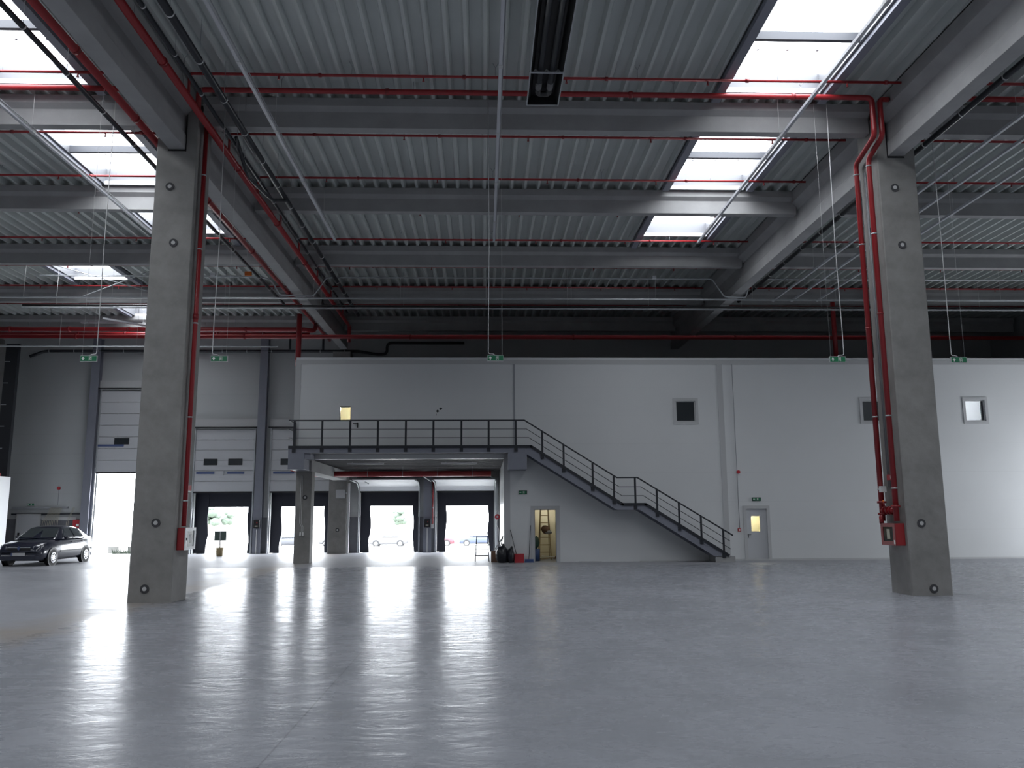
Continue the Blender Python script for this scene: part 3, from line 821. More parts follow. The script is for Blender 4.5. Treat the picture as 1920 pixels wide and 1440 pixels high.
# trims
one('trim_1', MB().box(-7.52, 27.15, YO - .02, YO - .002, 7.84, 8.02), 'frame', 'pale grey capping strip along the top of the office wall', 'trim', kind=ST)
one('trim_2', MB().box(-7.52, -7.30, YO - .02, YO - .002, 4.2, 7.84), 'frame', 'pale grey corner strip at the left end of the office wall', 'trim', kind=ST)
one('trim_3', MB().box(1.20, 1.27, YO - .016, YO - .002, 4.5, 7.84), 'cable', 'narrow grey joint strip above the gallery', 'trim', kind=ST)
one('trim_4', MB().box(9.50, 9.72, YO - .016, YO - .002, 0, 7.84), 'frame', 'wide pale joint strip on the office wall near the stair foot', 'trim', kind=ST)
one('trim_5', MB().box(.80, 1.05, YO - .016, YO - .002, 0, 4.15), 'frame', 'pale corner strip of the ground floor office beside the docks', 'trim', kind=ST)
one('baseboard_office', MB().box(9.8, 27.1, YO - .02, YO - .002, 0, .07), 'frame', 'low pale skirting along the office wall on the right', 'skirting', kind=ST)
# gallery slab over the docks (ribbed underside)
pts = []; y = YO + .152
while y < YB - .1:
    pts += [(y, 4.03), (y + .10, 4.03), (y + .16, 4.20), (y + .62, 4.20)]; y += .68
pts = [p for p in pts if p[0] <= YB - .02]
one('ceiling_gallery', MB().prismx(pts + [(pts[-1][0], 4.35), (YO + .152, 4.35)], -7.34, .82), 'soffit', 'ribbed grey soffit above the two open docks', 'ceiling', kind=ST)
one('edge_beam', MB().box(-7.46, -6.80, YO + .16, 41.2, 3.58, 4.025), 'concrete_beam', 'pale concrete beam running back from the stair column to the gate wall', 'beam', 'gallery beams')
t = column('concrete_column', -7.12, 32.95, .62, .6, 3.57, 'short grey concrete column under the left end of the gallery', None, [(-7.05, 2.55)])
t['group'] = 'concrete columns'
t = root('column_conduit', (-7.25, 32.9, 1), 'twin white conduits with two sockets on the short gallery column', 'conduit')
for k, x in enumerate((-7.22, -7.16)):
    build('conduit', MB().tube(rnd([(x, 32.92, 3.4), (x, 32.92, 1.55), (x + .08, 32.92, 1.42), (x + .08, 32.92, 1.2)], .05), .012, 6), 'wire', t)
for x in (-7.17, -7.07): build('socket_box', MB().box(x - .035, x + .035, 32.87, 32.945, 1.06, 1.2), 'wire', t)

# lit rooms behind the doorway, door glass and gallery pane
def room(n, x0, x1, y1, z0, z1, mt, lb, lamps, tube='tube_on'):
    mb = MB(); y0 = YO + .16
    mb.add([(x0, y0, z0), (x1, y0, z0), (x1, y1, z0), (x0, y1, z0), (x0, y0, z1), (x1, y0, z1), (x1, y1, z1), (x0, y1, z1)], [(4, 5, 6, 7), (0, 3, 7, 4), (1, 5, 6, 2), (3, 2, 6, 7)])
    if z0 > 1: mb.f.append((0, 1, 2, 3)); mb.sm.append(False)
    one('wall_room_%d' % n, mb, mt, lb, 'wall', kind=ST)
    for i, (a, b, lbl) in enumerate(lamps):
        tt = root('fluorescent_lamp', (a[0], a[1], a[2]), lbl, 'lamp', 'lamps in the office rooms')
        build('tube', MB().tube([a, b], .028, 8), tube, tt)
        build('lamp_body', MB().box(min(a[0], b[0]) - .03, max(a[0], b[0]) + .03, a[1] - .05, a[1] + .05, a[2] + .035, a[2] + .08), 'pure_white', tt)


room(1, 1.3, 4.6, 36.2, 0, 2.75, 'cream', 'cream walls of the lit store room behind the open doorway', [((2.2, 35.6, 2.08), (3.1, 35.6, 2.08), 'long lit tube lamp seen through the open doorway'), ((3.2, 34.0, 2.6), (4.2, 34.0, 2.6), 'tube lamp under the store room ceiling out of sight')])
room(2, 9.9, 12.2, 35.2, 0, 2.75, 'cream', 'cream walls of the lit room behind the closed door', [((10.6, 34.6, 2.6), (11.6, 34.6, 2.6), 'tube lamp in the room behind the closed door')], 'tube_warm')
room(3, -7.2, -3.5, 36.0, 4.45, 7.0, 'cream', 'cream walls of the lit room behind the gallery door', [((-5.65, 34.9, 6.42), (-5.2, 34.9, 6.42), 'bright lamp seen through the gallery door pane')], 'tube_warm')
room(4, 18.6, 21.8, 35.0, 4.6, 7.2, 'pure_white', 'white walls of the bright room behind the right hand window', [((19.2, 34.0, 7.0), (21.2, 34.0, 7.0), 'added tube standing in for daylight in the upper room')], 'tube_daylight')  # tube is added; daylight is what brightens this window

# windows
for n, w, lb in ((1, W1, 'small dark square window high in the office wall above the stairs'), (2, W2, 'dark square window partly hidden by the right column pipes'), (3, W3, 'bright square window at the right end of the office wall')):
    t = root('window_%d' % n, ((w[0] + w[1]) / 2, YO, w[2]), lb, 'window', None, ST)
    e = .11
    mb = MB().box(w[0] - e, w[1] + e, YO - .03, YO - .002, w[3], w[3] + e).box(w[0] - e, w[1] + e, YO - .03, YO - .002, w[2] - e, w[2]).box(w[0] - e, w[0], YO - .03, YO - .002, w[2], w[3]).box(w[1], w[1] + e, YO - .03, YO - .002, w[2], w[3])
    build('surround', mb, 'frame', t)
    f = .04
    mb = MB().box(w[0], w[1], YO + .03, YO + .08, w[3] - f, w[3]).box(w[0], w[1], YO + .03, YO + .08, w[2], w[2] + f).box(w[0], w[0] + f, YO + .03, YO + .08, w[2] + f, w[3] - f).box(w[1] - f, w[1], YO + .03, YO + .08, w[2] + f, w[3] - f)
    build('sash', mb, 'frame', t)
    if n < 3: build('pane', MB().box(w[0] + f, w[1] - f, YO + .05, YO + .06, w[2] + f, w[3] - f), 'dark_glass', t)
    else: build('side_reveal', MB().box(w[1] - .11, w[1] - .04, YO + .06, YO + .14, w[2] + f, w[3] - f), 'rail', t)
# doors of the office
def frame_around(h, e, y0, y1):
    return MB().box(h[0] - e, h[0], y0, y1, 0, h[3] + e).box(h[1], h[1] + e, y0, y1, 0, h[3] + e).box(h[0], h[1], y0, y1, h[3], h[3] + e)


t = root('door_6', (2.43, YO, 0), 'open doorway with grey frame into the lit store room', 'door', None, ST)
build('door_frame', frame_around(H1, .14, YO - .03, YO - .002), 'frame', t)
build('jamb', frame_around((H1[0] + .02, H1[1] - .02, 0, H1[3] - .02), .02, YO, YO + .15), 'cable', t)
t = root('door_7', (10.83, YO, 0), 'closed white door with a yellow lit pane at the stair foot', 'door', None, ST)
build('door_frame', frame_around(D2, .12, YO - .03, YO - .002), 'frame', t)
lf = wall_xz(D2[0], D2[1], .01, D2[3], YO + .04, YO + .09, [(10.62, 10.97, 1.13, 1.72)])
build('leaf', lf, 'door_white', t)
build('handle', MB().box(10.46, 10.48, YO + .0, YO + .04, .88, 1.02).box(10.46, 10.58, YO - .01, YO + .01, .99, 1.01), 'black', t)
t = root('door_8', (-5.4, YO, 4.4), 'white gallery door with a small cream lit pane', 'door', None, ST)
mb = wall_xz(-6.05, -4.92, 4.42, 6.47, YO - .012, YO - .002, [WU])
build('leaf', mb, 'office', t)
build('handle', MB().box(-5.02, -4.98, YO - .06, YO - .012, 5.28, 5.48).box(-5.18, -4.98, YO - .07, YO - .05, 5.43, 5.46), 'black', t)
build('pane_frame', MB().box(WU[0] - .02, WU[0], YO - .016, YO - .01, WU[2], WU[3]).box(WU[1], WU[1] + .02, YO - .016, YO - .01, WU[2], WU[3]).box(WU[0], WU[1], YO - .016, YO - .01, WU[3], WU[3] + .02), 'black', t)

# small things on the office wall
for x, z, w, lb in ((10.86, 2.39, .32, 'small green exit sign above the closed white door'), (1.55, 2.70, .30, 'small green exit sign on the wall left of the open doorway')):
    t = root('exit_sign', (x, YO, z), lb, 'sign', 'wall exit signs')
    build('housing', MB().box(x - w / 2 - .015, x + w / 2 + .015, YO - .04, YO - .002, z - .07, z + .07), 'rail', t)
    g = MB(); q = MB(); r_ = MB(); exit_face(g, q, x, YO - .04, z, w, .11, 'left', r_); build('face', g, 'green', t); build('running_figure', q, 'white_mark', t); build('arrow', r_, 'white_mark', t)
t = root('alarm_line', (10.13, YO, 1.2), 'thin grey conduit joining the red alarm sounder and red call point', 'alarm')
build('conduit', MB().tube([(10.13, YO - .02, 7.84), (10.13, YO - .02, 1.27)], .012, 6), 'cable', t)
build('sounder', MB().disc((10.18, YO - .002, 3.47), (0, -1, 0), 0, .07, .07, 14), 'red_plastic', t)
build('call_point', MB().box(10.05, 10.17, YO - .05, YO - .002, 1.13, 1.25), 'red_plastic', t, .01)
build('call_point_glass', MB().box(10.08, 10.14, YO - .055, YO - .05, 1.16, 1.22), 'white_mark', t)
t = root('wall_sticker', (-1.74, YO, 5.95), 'small black target sticker on the white wall above the gallery', 'sticker')
build('mark', MB().prismy([(-1.78, 6.03), (-1.70, 6.10), (-1.64, 6.03), (-1.72, 5.98)], YO - .004, YO - .001).prismy([(-1.90, 5.94), (-1.84, 6.0), (-1.76, 5.94), (-1.84, 5.88)], YO - .004, YO - .001).box(-1.88, -1.87, YO - .004, YO - .001, 5.76, 5.84), 'black', t)

# ================================================================ GALLERY + STAIR + RAILING
YP = 31.6
t = root('gallery', (-3, 32.1, 4.2), 'grey steel gallery platform in front of the upper office wall', 'platform')
build('deck_plate', MB().box(-7.46, 1.9, YP + .03, YO - .01, 4.22, 4.40), 'concrete_beam', t)
build('fascia', MB().box(-7.46, 1.615, YP, YP + .03, 4.20, 4.42), 'blue_grey', t)
build('bracket', MB().box(-7.46, -6.85, YP + .002, YO - .01, 3.58, 4.21), 'blue_grey', t, .01)
build('bracket', MB().box(.95, 1.67, YP + .002, YO - .02, 3.55, 4.21), 'blue_grey', t, .01)
build('bracket_wing', MB().box(-6.85, -6.62, YP + .05, YO - .05, 3.98, 4.21), 'blue_grey', t)
K = [(-7.46, 4.43), (1.84, 4.43), (5.33, 2.20), (6.22, 2.20), (9.37, .24)]           # toe board line (centre)
SB = [(1.62, 4.16), (5.10, 1.99), (5.98, 1.99), (8.84, .20)]                         # stringer underside
st = root('staircase', (5.5, 32.1, 0), 'grey steel staircase descending to the right along the office wall', 'staircase')
for y0, y1 in ((YP, YP + .05), (YP + .88, YP + .93)):
    top = [(1.62, 4.42), (1.84, 4.40), (5.33, 2.16), (6.22, 2.16), (9.30, .24), (9.3, .2)]
    build('stringer', MB().prismy(top + SB[::-1], y0, y1), 'blue_grey', st)


def steps(x0, z0, x1, z1, n):
    for k in range(n):
        f0 = k / n; x = x0 + (x1 - x0) * f0; z = z0 + (z1 - z0) * (k + 1) / n; dx = (x1 - x0) / n
        build('tread', MB().box(x, x + dx + .03, YP + .05, YP + .88, z - .03, z).box(x - .0, x + .012, YP + .05, YP + .88, z, z - (z1 - z0) / n - .03), 'blue_grey', st)


steps(1.86, 4.40, 5.33, 2.16, 13)
build('landing_plate', MB().box(5.33, 6.25, YP + .05, YP + .88, 2.08, 2.14), 'blue_grey', st)
steps(6.22, 2.14, 9.0, .36, 10)
build('foot_plinth', MB().box(8.84, 9.60, YP, YP + .95, 0, .22), 'concrete_beam', st)
rl = root('railing', (0, YP, 4.3), 'black steel railing along the gallery and down the staircase', 'railing')
yr = YP - .03


def rail_line(name, pts, w, h):
    mb = MB()
    for (xa, za), (xb, zb) in zip(pts, pts[1:]): mb.bar((xa - .0, yr, za), (xb, yr, zb), w, h, (0, 0, 1))
    for (xa, za) in pts[1:-1]: mb.tube([(xa, yr - w / 2, za), (xa, yr + w / 2, za)], h / 2, 10)
    return build(name, mb, 'rail', rl)


rail_line('handrail', [(-7.46, 5.45), (1.58, 5.45), (5.13, 3.22), (5.92, 3.22), (9.54, 1.00)], .05, .05)
rail_line('middle_rail', [(-7.46, 5.11), (1.66, 5.11), (5.21, 2.87), (6.03, 2.87), (9.42, .79)], .02, .022)
rail_line('lower_rail', [(-7.46, 4.78), (1.74, 4.78), (5.31, 2.53), (6.13, 2.53), (9.44, .49)], .02, .022)
rail_line('toe_board', K, .014, .105)


def kz(x):
    for (xa, za), (xb, zb) in zip(K, K[1:]):
        if xa <= x <= xb: return za + (zb - za) * (x - xa) / (xb - xa)
    return .3


def hz(x):
    H = [(-7.46, 5.45), (1.58, 5.45), (5.13, 3.22), (5.92, 3.22), (9.54, 1.00)]
    for (xa, za), (xb, zb) in zip(H, H[1:]):
        if xa <= x <= xb: return za + (zb - za) * (x - xa) / (xb - xa)


for x in (-7.25, -6.19, -5.12, -4.06, -2.99, -1.93, -.85, .20, 1.25, 2.27, 3.09, 4.20, 5.01, 5.83, 6.66, 7.50, 8.33, 9.17):
    p = build('post', MB().box(x - .038, x + .038, yr - .005, yr + .02, kz(x) - .16, hz(x)), 'rail', rl)
    build('base_bracket', MB().box(x - .065, x + .065, yr - .012, yr + .025, kz(x) - .20, kz(x) - .05), 'rail', p)
# short return rail at the left end of the gallery
mb = MB()
for z, h in ((5.45, .05), (5.11, .022), (4.78, .022), (4.43, .1)): mb.bar((-7.44, yr, z), (-7.44, YO - .05, z), .022, h)
build('return_rail', mb, 'rail', rl)
build('post', MB().box(-7.47, -7.41, YO - .12, YO - .06, 4.38, 5.47), 'rail', rl)

# ================================================================ UNDER THE GALLERY
t = pipe_thing('fire_main', [(-7.9, 37.9, 3.72), (.35, 37.9, 3.72)], .13, 'red', 'very thick dark red pipe under the gallery soffit', 'pipe', 'red fire mains', 16)
for k in range(5): ring(t, (-6.9 + k * 1.6, 37.9, 3.72), (1, 0, 0), .138, 'galv', .02); build('hanger', MB().tube([(-6.9 + k * 1.6, 37.9, 3.72), (-6.9 + k * 1.6, 37.9, 4.17)], .006, 4), 'galv', t)
t = pipe_thing('fire_main', [(-7.75, 37.9, 3.72), (-7.75, 33.6, 3.72)], .10, 'red', 'red pipe end poking out left of the short gallery column', 'pipe', 'red fire mains', 14)
for x0, x1, lb in ((-5.68, -4.16, 'strip light under the gallery soffit on the left'), (-1.78, -.26, 'strip light under the gallery soffit on the right')):
    t = root('strip_luminaire', (x0, 34.5, 3.95), lb, 'lamp', 'strip lights under the gallery')
    build('body', MB().box(x0, x1, 34.46, 34.54, 3.95, 4.0), 'trunk', t)
    for x in (x0 + .2, x1 - .2): build('hanger', MB().tube([(x, 34.5, 4.0), (x, 34.5, 4.215)], .004, 4), 'wire', t)
for i, (a, b) in enumerate((((-6.3, 40.8, 3.75), (-5.7, 41.2, 3.4)), ((-3.3, 40.0, 3.95), (-2.6, 41.0, 3.5)), ((.1, 39.5, 3.9), (.6, 41.5, 3.5)))):
    one('track_brace', MB().bar(a, b, .04, .03), 'galv', 'slanted galvanised track brace under the gallery, %s from the left' % ORD[i], 'brace', 'door track braces')
t = root('wall_cabinet', (-7.15, 41.2, 2.7), 'small pale electrical box high on the rear concrete column', 'cabinet')
build('box', MB().box(-7.30, -6.88, 41.15, 41.295, 2.70, 3.12), 'door_white', t, .01)
build('socket_box', MB().box(-6.86, -6.80, 41.2, 41.295, 2.92, 3.0), 'cable', t)
one('white_conduit', MB().box(-6.76, -6.66, 41.4, 41.5, 0, 3.45), 'pure_white', 'white vertical duct along the right edge of the rear column', 'duct')
one('steel_jamb', MB().box(.60, .70, YB - .3, YB - .2, 0, 3.5), 'galv', 'pale steel upright at the office end of the last dock', 'upright')
t = root('hose_reel', (.62, 41.2, 1.4), 'small red hose fitting on the wall by the last dock', 'hose reel')
build('reel', MB().disc((.68, 40.8, 1.75), (0, -1, 0), .05, .13, .08, 16), 'red_plastic', t)
build('hose', MB().tube(rnd([(.6, 40.75, 1.95), (.7, 40.75, 2.1), (.76, 40.75, 1.8), (.6, 40.75, 1.4), (.74, 40.75, 1.2), (.78, 40.8, .6)], .2), .02, 6), 'wire', t)

# ================================================================ COLUMN EQUIPMENT
t = root('hose_cabinet', (-6.55, 18.65, 1.1), 'red fire hose cabinet with white framed glass on the left column', 'cabinet', 'fire hose cabinets')
build('case', MB().box(-6.655, -6.49, 18.34, 18.98, 1.09, 1.57), 'red', t, .008)
fx = -6.49
mb = MB()
for a, b, c_, d_ in ((18.34, 18.98, 1.09, 1.16), (18.34, 18.98, 1.50, 1.57), (18.34, 18.44, 1.16, 1.50), (18.88, 18.98, 1.16, 1.50)): mb.box(fx, fx + .02, a, b, c_, d_)
build('door_frame', mb, 'pure_white', t); build('glass', MB().box(fx, fx + .008, 18.44, 18.88, 1.16, 1.50), 'dark_glass', t)
build('hose_nozzle', MB().box(fx + .008, fx + .012, 18.60, 18.72, 1.24, 1.42), 'frame', t); build('latch', MB().box(fx + .02, fx + .035, 18.38, 18.42, 1.30, 1.35), 'black', t)
t = root('hose_cabinet', (9.3, 18.6, 1.1), 'red fire hose cabinet with red framed glass on the right column', 'cabinet', 'fire hose cabinets')
build('case', MB().box(9.21, 9.415, 18.30, 18.96, 1.08, 1.57), 'red', t, .008)
fx = 9.21; mb = MB()
for a, b, c_, d_ in ((18.30, 18.96, 1.08, 1.17), (18.30, 18.96, 1.49, 1.57), (18.30, 18.40, 1.17, 1.49), (18.86, 18.96, 1.17, 1.49)): mb.box(fx - .02, fx, a, b, c_, d_)
build('door_frame', mb, 'red_dark', t); build('glass', MB().box(fx - .008, fx, 18.40, 18.86, 1.17, 1.49), 'dark_glass', t)
build('hose_nozzle', MB().box(fx - .012, fx - .008, 18.56, 18.70, 1.22, 1.44), 'hose', t); build('sticker', MB().box(fx - .024, fx - .02, 18.32, 18.37, 1.11, 1.20), 'white_mark', t)
t = root('fire_plaque', (-6.65, 18.8, 2.4), 'small red fire plaque on the right side of the left column', 'sign', 'fire plaques')
build('plate', MB().box(-6.655, -6.60, 18.62, 18.90, 2.38, 2.50), 'red_plastic', t); build('stripe', MB().box(-6.655, -6.598, 18.62, 18.90, 2.35, 2.38), 'white_mark', t)
build('indicator', MB().box(-6.655, -6.60, 18.56, 18.60, 2.45, 2.48), 'green', t)
t = root('fire_plaque', (9.4, 18.6, 2.4), 'small red fire plaque between the twin risers of the right column', 'sign', 'fire plaques')
build('plate', MB().box(9.36, 9.415, 18.50, 18.82, 2.55, 2.68), 'red_plastic', t); build('stripe', MB().box(9.357, 9.36, 18.62, 18.66, 2.58, 2.65), 'white_mark', t)
t = root('column_cable', (9.4, 18.7, 2), 'thin grey conduit down the left side of the right column', 'conduit')
build('conduit', MB().tube([(9.40, 18.80, 2.4), (9.40, 18.80, 10.1)], .012, 6), 'cable', t)
build('conduit', MB().tube([(9.40, 18.86, 2.4), (9.40, 18.86, 10.1)], .007, 6), 'cable', t)

# ================================================================ CLUTTER BY THE DOORWAY
t = root('step_ladder', (0, 33.6, 0), 'small aluminium step ladder standing before the last dock', 'ladder', 'ladders')
for x in (-.33, .22):
    build('leg', MB().bar((x, 33.35, 0), (x + (.06 if x < 0 else -.06), 33.75, .98), .03, .05), 'ladder', t)
    build('rear_leg', MB().bar((x, 34.15, 0), (x + (.06 if x < 0 else -.06), 33.8, .95), .02, .03), 'ladder', t)
for k in range(4): build('tread', MB().box(-.31 + k * .014, .20 - k * .014, 33.38 + k * .09, 33.50 + k * .09, .22 + k * .24, .25 + k * .24), 'ladder', t)
t = root('cardboard_box', (.43, 33.0, 0), 'brown cardboard box left of the black bin bags', 'box')
build('carton', MB().box(.30, .58, 32.85, 33.25, 0, .42), 'brown', t); build('flap', MB().add([(.30, 32.85, .42), (.20, 32.85, .36), (.20, 33.25, .36), (.30, 33.25, .42)], [(0, 1, 2, 3)]), 'brown', t)
# tools poking out
t = root('tool_bundle', (.5, 33.2, .2), 'bundle of pale tools sticking out behind the black bags', 'tools')
for a, b, mt in (((.33, 33.15, .3), (.70, 33.4, .85), 'wire'), ((.45, 33.2, .3), (.76, 33.4, .95), 'cable'), ((.58, 33.2, .3), (.72, 33.4, .72), 'pure_white'), ((.58, 33.2, .2), (.78, 33.35, 1.0), 'black')):
    build('handle', MB().tube([a, b], .018, 6), mt, t)
for i, (x, y, rx, rz, lb) in enumerate(((.72, 32.32, .25, .34, 'black bin bag, the bigger one beside the cardboard box'), (1.05, 32.28, .15, .29, 'black bin bag leaning against the red crate'))):
    me = MB().ball((x, y, rz * .9), rx, .22, rz, 14, 10, .07)
    me.v = [(a, b, max(c, 0)) for a, b, c in me.v]
    tt = root('bin_bag', (x, y, 0), lb, 'bag', 'black bin bags'); build('sack', me, 'bag', tt)
    build('knot', MB().ball((x + .04, y, rz * 1.85), .06, .05, .10, 8, 6, .15), 'bag', tt)
t = root('red_crate', (1.35, 32.95, 0), 'red plastic crate on the floor against the office wall', 'crate')
mb = MB().box(1.20, 1.56, 32.25, 32.27, 0, .32).box(1.20, 1.56, 32.53, 32.55, 0, .32).box(1.20, 1.22, 32.27, 32.53, 0, .32).box(1.54, 1.56, 32.27, 32.53, 0, .32).box(1.22, 1.54, 32.27, 32.53, 0, .02)
build('tub', mb, 'red_plastic', t, .004); build('rim', MB().box(1.19, 1.57, 32.24, 32.26, .30, .33).box(1.19, 1.57, 32.54, 32.56, .30, .33), 'red_plastic', t)
t = root('mop', (1.25, 32.4, .0), 'mop with dark handle standing in the red crate', 'mop')
build('handle', MB().tube([(1.32, 32.4, .1), (1.05, 32.53, 1.26)], .014, 6), 'rail', t); build('mop_head', MB().ball((1.33, 32.4, .10), .08, .08, .07), 'cable', t)
t = root('broom', (1.78, 32.4, 0), 'blue broom leaning beside the open doorway', 'broom')
build('handle', MB().tube([(1.76, 32.42, .12), (1.84, 32.55, 1.42)], .013, 6), 'rail', t); build('head', MB().box(1.60, 1.94, 32.38, 32.46, .05, .13), 'blue_plastic', t, .01)
build('bristles', MB().prismx([(32.39, .05), (32.45, .05), (32.48, 0), (32.36, 0)], 1.59, 1.95), 'blue_plastic', t)
# inside the store room
t = root('step_ladder', (2.5, 34.4, 0), 'tall wooden trestle ladder inside the lit store room', 'ladder', 'ladders')
for s in (-1, 1):
    build('leg', MB().bar((2.55 + s * .24, 34.3, 0), (2.55 + s * .15, 34.8, 2.35), .035, .05), 'wood', t)
    build('rear_leg', MB().bar((2.55 + s * .24, 35.3, 0), (2.55 + s * .15, 34.85, 2.3), .03, .04), 'wood', t)
for k in range(7): build('rung', MB().box(2.34 + k * .012, 2.76 - k * .012, 34.36 + k * .065, 34.41 + k * .065, .28 + k * .3, .32 + k * .3), 'wood', t)
t = root('tool_bag', (2.55, 34.4, 1.2), 'bag of tools and cloth hanging on the store room ladder', 'bag')
build('bag', MB().ball((2.55, 34.38, 1.22), .18, .12, .16, 10, 8, .15), 'brown', t); build('cloth', MB().ball((2.68, 34.34, 1.12), .16, .08, .08, 10, 6, .15), 'cable', t)
t = root('drum', (2.12, 33.3, 0), 'blue drum with a dark green bag on top inside the doorway', 'drum')
build('barrel', MB().tube([(2.10, 33.4, 0), (2.10, 33.4, .48)], .16, 16), 'blue_plastic', t); build('green_bag', MB().ball((2.10, 33.4, .72), .14, .14, .25, 10, 8, .1), 'green_dark', t)
t = root('floor_rubble', (2.8, 34.2, 0), 'planks and brown offcuts lying on the store room floor', 'planks')
build('plank', MB().bar((2.3, 33.9, .06), (3.1, 34.3, .10), .12, .04), 'wood', t); build('plank', MB().bar((2.4, 34.3, .16), (3.1, 34.1, .10), .10, .03), 'pure_white', t)
build('offcut', MB().prismy([(2.85, .05), (3.15, .05), (3.1, .30)], 34.0, 34.2), 'brown', t)
# strips on the floor by the stair wall
for i, (a, b) in enumerate(((3.7, 4.6), (6.1, 7.6))):
    one('floor_strip', MB().box(a, b, YO - .18, YO - .12, 0, .03), 'frame', ['short pale strip lying at the foot of the wall under the landing', 'long pale strip lying at the foot of the wall under the lower stairs'][i], 'strip', 'pale strips on the floor')

# ================================================================ GATE WALL EQUIPMENT, LEFT
t = root('door_9', (-22.6, YB, 0), 'grey personnel door in the gate wall behind the parked car', 'door', None, ST)
build('leaf', MB().box(-23.15, -22.1, YB - .09, YB - .03, 0, 1.95), 'door_white', t); build('handle', MB().box(-23.08, -23.0, YB - .12, YB - .09, .85, 1.1), 'black', t)
build('door_frame', frame_around((-23.15, -22.1, 0, 1.95), .07, YB - .10, YB - .02), 'frame', t)
t = root('exit_sign', (-22.6, YB, 2.5), 'small green exit sign on the wall above the personnel door', 'sign', 'wall exit signs')
build('housing', MB().box(-22.8, -22.42, YB - .04, YB, 2.42, 2.56), 'frame', t); g = MB(); q = MB(); r_ = MB(); exit_face(g, q, -22.61, YB - .04, 2.49, .34, .11, 'left', r_); build('face', g, 'green', t); build('running_figure', q, 'white_mark', t); build('arrow', r_, 'white_mark', t)
t = root('alarm_line', (-21.29, YB, 2.4), 'red alarm sounder on a conduit above the cream hoses', 'alarm')
build('sounder', MB().disc((-21.29, YB - .002, 3.29), (0, -1, 0), 0, .08, .07, 14), 'red_plastic', t); build('conduit', MB().box(-21.30, -21.28, YB - .02, YB, 2.45, 3.2), 'cable', t)
t = root('hose_cabinet', (-20.13, YB, 1.2), 'red wall cabinet with a white label behind the parked car', 'cabinet', 'fire hose cabinets')
build('case', MB().box(-20.37, -19.92, YB - .25, YB - .051, 1.15, 1.72), 'red_plastic', t, .008); build('label_plate', MB().box(-20.20, -20.06, YB - .256, YB - .25, 1.40, 1.52), 'white_mark', t)
t = root('wall_duct', (-22, YB, 2.2), 'grey cable ducts stepping along the wall above the personnel door', 'duct')
build('duct', MB().box(-23.5, -20.75, YB - .08, YB - .002, 2.28, 2.38), 'cable', t); build('duct', MB().box(-23.5, -19.95, YB - .08, YB - .002, 1.98, 2.05), 'rail', t)
build('duct', MB().box(-22.0, -20.3, YB - .06, YB - .05, 1.7, 1.85), 'frame', t)
t = root('hose_bundle', (-21.3, YB - .2, 1), 'fan of cream hoses rising behind the parked car', 'hoses')
for k in range(12):
    x = -21.85 + k * .082 + (.35 if k > 9 else 0); xt = -21.62 + k * .06 + (.5 if k > 9 else 0)
    build('hose', MB().tube(rnd([(x, YB - .25, .3), (x, YB - .25, 1.65), (xt, YB - .2, 2.05), (xt + .05, YB - .1, 2.32)], .2), .011, 6), 'hose', t)
build('base_rail', MB().box(-21.95, -21.0, YB - .4, YB - .2, 1.20, 1.30), 'pure_white', t)
one('wall_annex', MB().box(-25.8, -22.15, 38.2, 39.4, 0, 3.72), 'pure_white', 'white box partition at the far left edge of the hall', 'wall', kind=ST)
t = pipe_thing('fire_main', [(-25.7, 38.8, 3.80), (-22.3, 38.8, 3.80)], .07, 'red', 'short red pipe above the white partition at the left edge', 'pipe', 'red fire mains')
# board on a post in a bucket
t = root('sign_stand', (-12.4, 39.6, 0), 'grey-green board on a post standing in a bucket at the dock', 'sign stand')
build('board', MB().box(-12.63, -12.08, 39.58, 39.61, .72, 1.16), 'board', t); build('post', MB().tube([(-12.36, 39.6, .1), (-12.36, 39.6, 1.14)], .03, 8), 'frame', t)
build('bucket', MB().tube([(-12.36, 39.6, 0), (-12.36, 39.6, .40)], [.14, .18], 16), 'wood', t)


